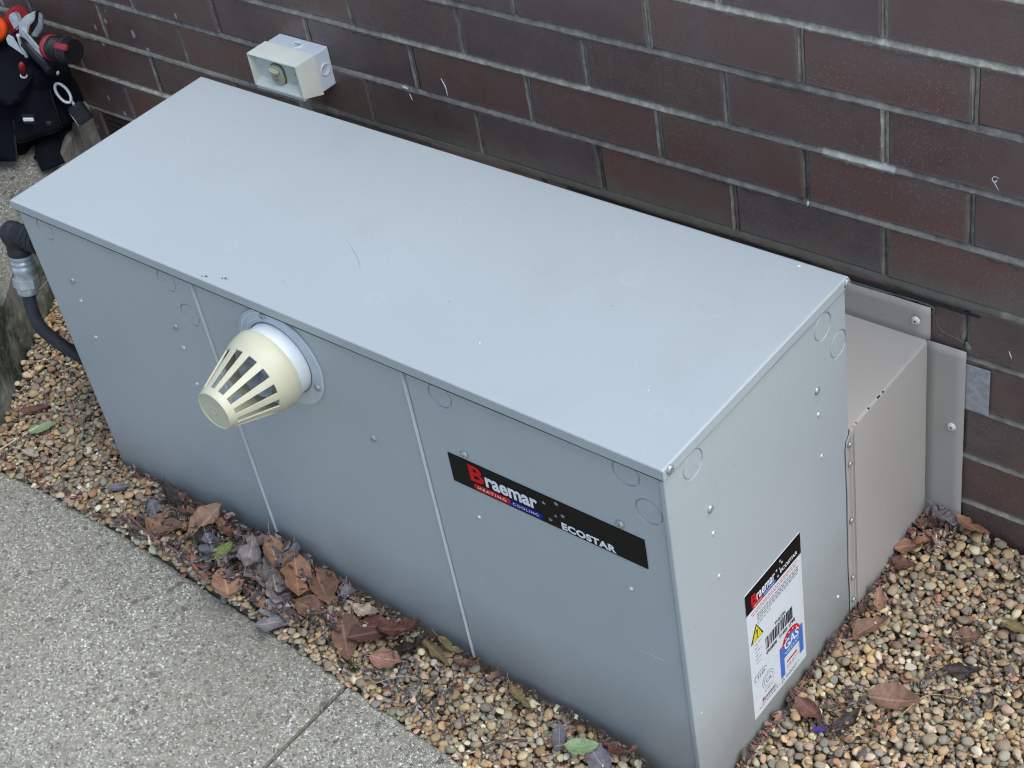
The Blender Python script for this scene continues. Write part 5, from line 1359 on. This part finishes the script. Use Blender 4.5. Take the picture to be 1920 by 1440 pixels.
obox('metal_keeper', (-1.8215, 0.4185, b0z + .0975), ((.7, .5, -.1), (.2, .1, .95)), (.0105, .0035, .002), M['steel'], bag, .001)

def prism(name, loop, th, nrm, mat, parent):
    nv_ = Vector(nrm).normalized()*th/2; n = len(loop); v = [Vector(p) - nv_ for p in loop] + [Vector(p) + nv_ for p in loop]
    f = [tuple(range(n))[::-1], tuple(range(n, 2*n))] + [(k, (k+1) % n, (k+1) % n + n, k+n) for k in range(n)]
    me = mesh_py(name, v, f); bm = bmesh.new(); bm.from_mesh(me); bmesh.ops.recalc_face_normals(bm, faces=bm.faces[:]); bmesh.ops.bevel(bm, geom=bm.edges[:], offset=th*.22, segments=2, affect='EDGES'); bm.to_mesh(me); bm.free()
    return link(name, me, mat, parent)
VD = (0.66, -0.55, 0.5)      # roughly towards the open side
# snips: two bright jaws, joint, dark handles
sn = empty('snips', (-1.85, .5, .45), 'silver metal snips with open jaws sticking out of the tool bag', 'snips')
prism('jaw', [(-1.884, .5, .468), (-1.866, .5, .500), (-1.835, .5, .521), (-1.792, .5, .540), (-1.806, .5, .518), (-1.838, .5, .497), (-1.850, .5, .476), (-1.862, .5, .464)], .010, VD, M['steel'], sn)
prism('jaw', [(-1.852, .503, .472), (-1.826, .503, .476), (-1.795, .503, .500), (-1.776, .503, .533), (-1.786, .503, .538), (-1.806, .503, .508), (-1.832, .503, .487)], .009, VD, M['galv'], sn)
prism('jaw_liner', [(-1.850, .508, .478), (-1.812, .508, .503), (-1.790, .508, .536), (-1.800, .508, .534), (-1.842, .508, .500)], .006, VD, M['black_plastic'], sn)
prism('shank', [(-1.872, .496, .482), (-1.852, .496, .492), (-1.822, .496, .462), (-1.806, .496, .446), (-1.820, .496, .434), (-1.846, .496, .452)], .012, VD, M['steel'], sn)
link('handle', tube_mesh('handle', bez([(-1.862, .494, .462), (-1.836, .494, .438), (-1.816, .494, .424), (-1.800, .49, .415)], 10), [.011]*10, 12), M['black_plastic'], sn, True)
link('handle', tube_mesh('handle', bez([(-1.888, .500, .470), (-1.892, .500, .445), (-1.885, .50, .41)], 8), .0035, 8), M['steel'], sn, True)
# cordless driver style grip: black ribbed cylinder with red band
gp = empty('tool_grip', (-1.765, .5, .43), 'black ribbed tool grip with a red band beside the snips', 'tool')
A0, A1 = Vector((-1.798, .497, .466)), Vector((-1.716, .503, .468)); ad = (A1-A0)
pts = [A0 + ad*t for t in (0, .05, .15, .3, .42, .44, .50, .52, .58, .60, .66, .68, .80, .93, 1.0)]
rads = [.012, .018, .021, .0235, .0245, .0225, .0245, .0225, .0245, .0225, .0240, .0250, .0250, .0245, .0235]
o = link('grip_body', tube_mesh('grip_body', pts, rads, 22), M['black_plastic'], gp, True)
try: o.data.set_sharp_from_angle(angle=R(30))
except Exception: pass
for t_ in (.72, .78): link('grip_rib', tube_mesh('grip_rib', [A0 + ad*(t_ - .012), A0 + ad*(t_ + .012)], .0262, 22), M['black_rubber'], gp, True)
link('red_band', tube_mesh('red_band', [A0 + ad*t for t in (.10, .12, .24, .27)], [.0205, .0232, .0250, .0240], 22), M['red_plastic'], gp, True)
obox('red_stripe', A0 + ad*.84 + Vector((.004, -.016, .0180)), (ad, (0, .75, .65)), (.017, .0060, .0030), M['red_plastic'], gp, .0012)
# orange cap, red tape measure, pale blade, red marker
me = lathe_mesh('orange_cap', [(0.0, .022), (.012, .0215), (.013, .019), (.021, .018), (.0265, .010), (.028, -.002), (.0275, -.02), (.024, -.022)], 28, caps=False)
me.materials.append(M['orange_plastic']); o = link('orange_cap', me, None, None, True); o.location = (-1.968, .497, .466); o.rotation_euler = Vector((0.75, -0.45, 0.5)).to_track_quat('Z', 'Y').to_euler()
T(o, 'bright orange round cap at the left frame edge in the bag', 'cap')
tm = empty('tape_measure', (-1.92, .53, .43), 'red tape measure with a silver face behind the orange cap', 'tape measure')
obox('case', (-1.950, .545, .464), ((.8, .35, .45), (-.4, .2, .8)), (.024, .026, .016), M['red_plastic'], tm, .008)
obox('face', (-1.928, .530, .476), ((.8, .35, .45), (-.4, .2, .8)), (.011, .016, .009), M['galv'], tm, .004)
prism('blade', [(-1.853, .462, .497), (-1.838, .462, .494), (-1.826, .462, .458), (-1.868, .462, .472), (-1.868, .462, .484)], .004, VD, M['pale_plastic'], empty('knife_blade', (-1.85, .46, .45), 'pale triangular knife blade poking out of the bag pocket', 'blade'))
mk = empty('marker', (-1.77, .44, .45), 'small red marker tip in the bag pocket', 'marker')
link('cap', tube_mesh('cap', [(-1.840, .455, b0z + .175), (-1.828, .450, b0z + .196), (-1.818, .446, b0z + .207)], [.006, .006, .004], 14), M['red_plastic'], mk, True)
link('barrel', tube_mesh('barrel', [(-1.858, .458, b0z + .14), (-1.846, .457, b0z + .170)], [.007, .007], 12), M['pale_plastic'], mk, True)
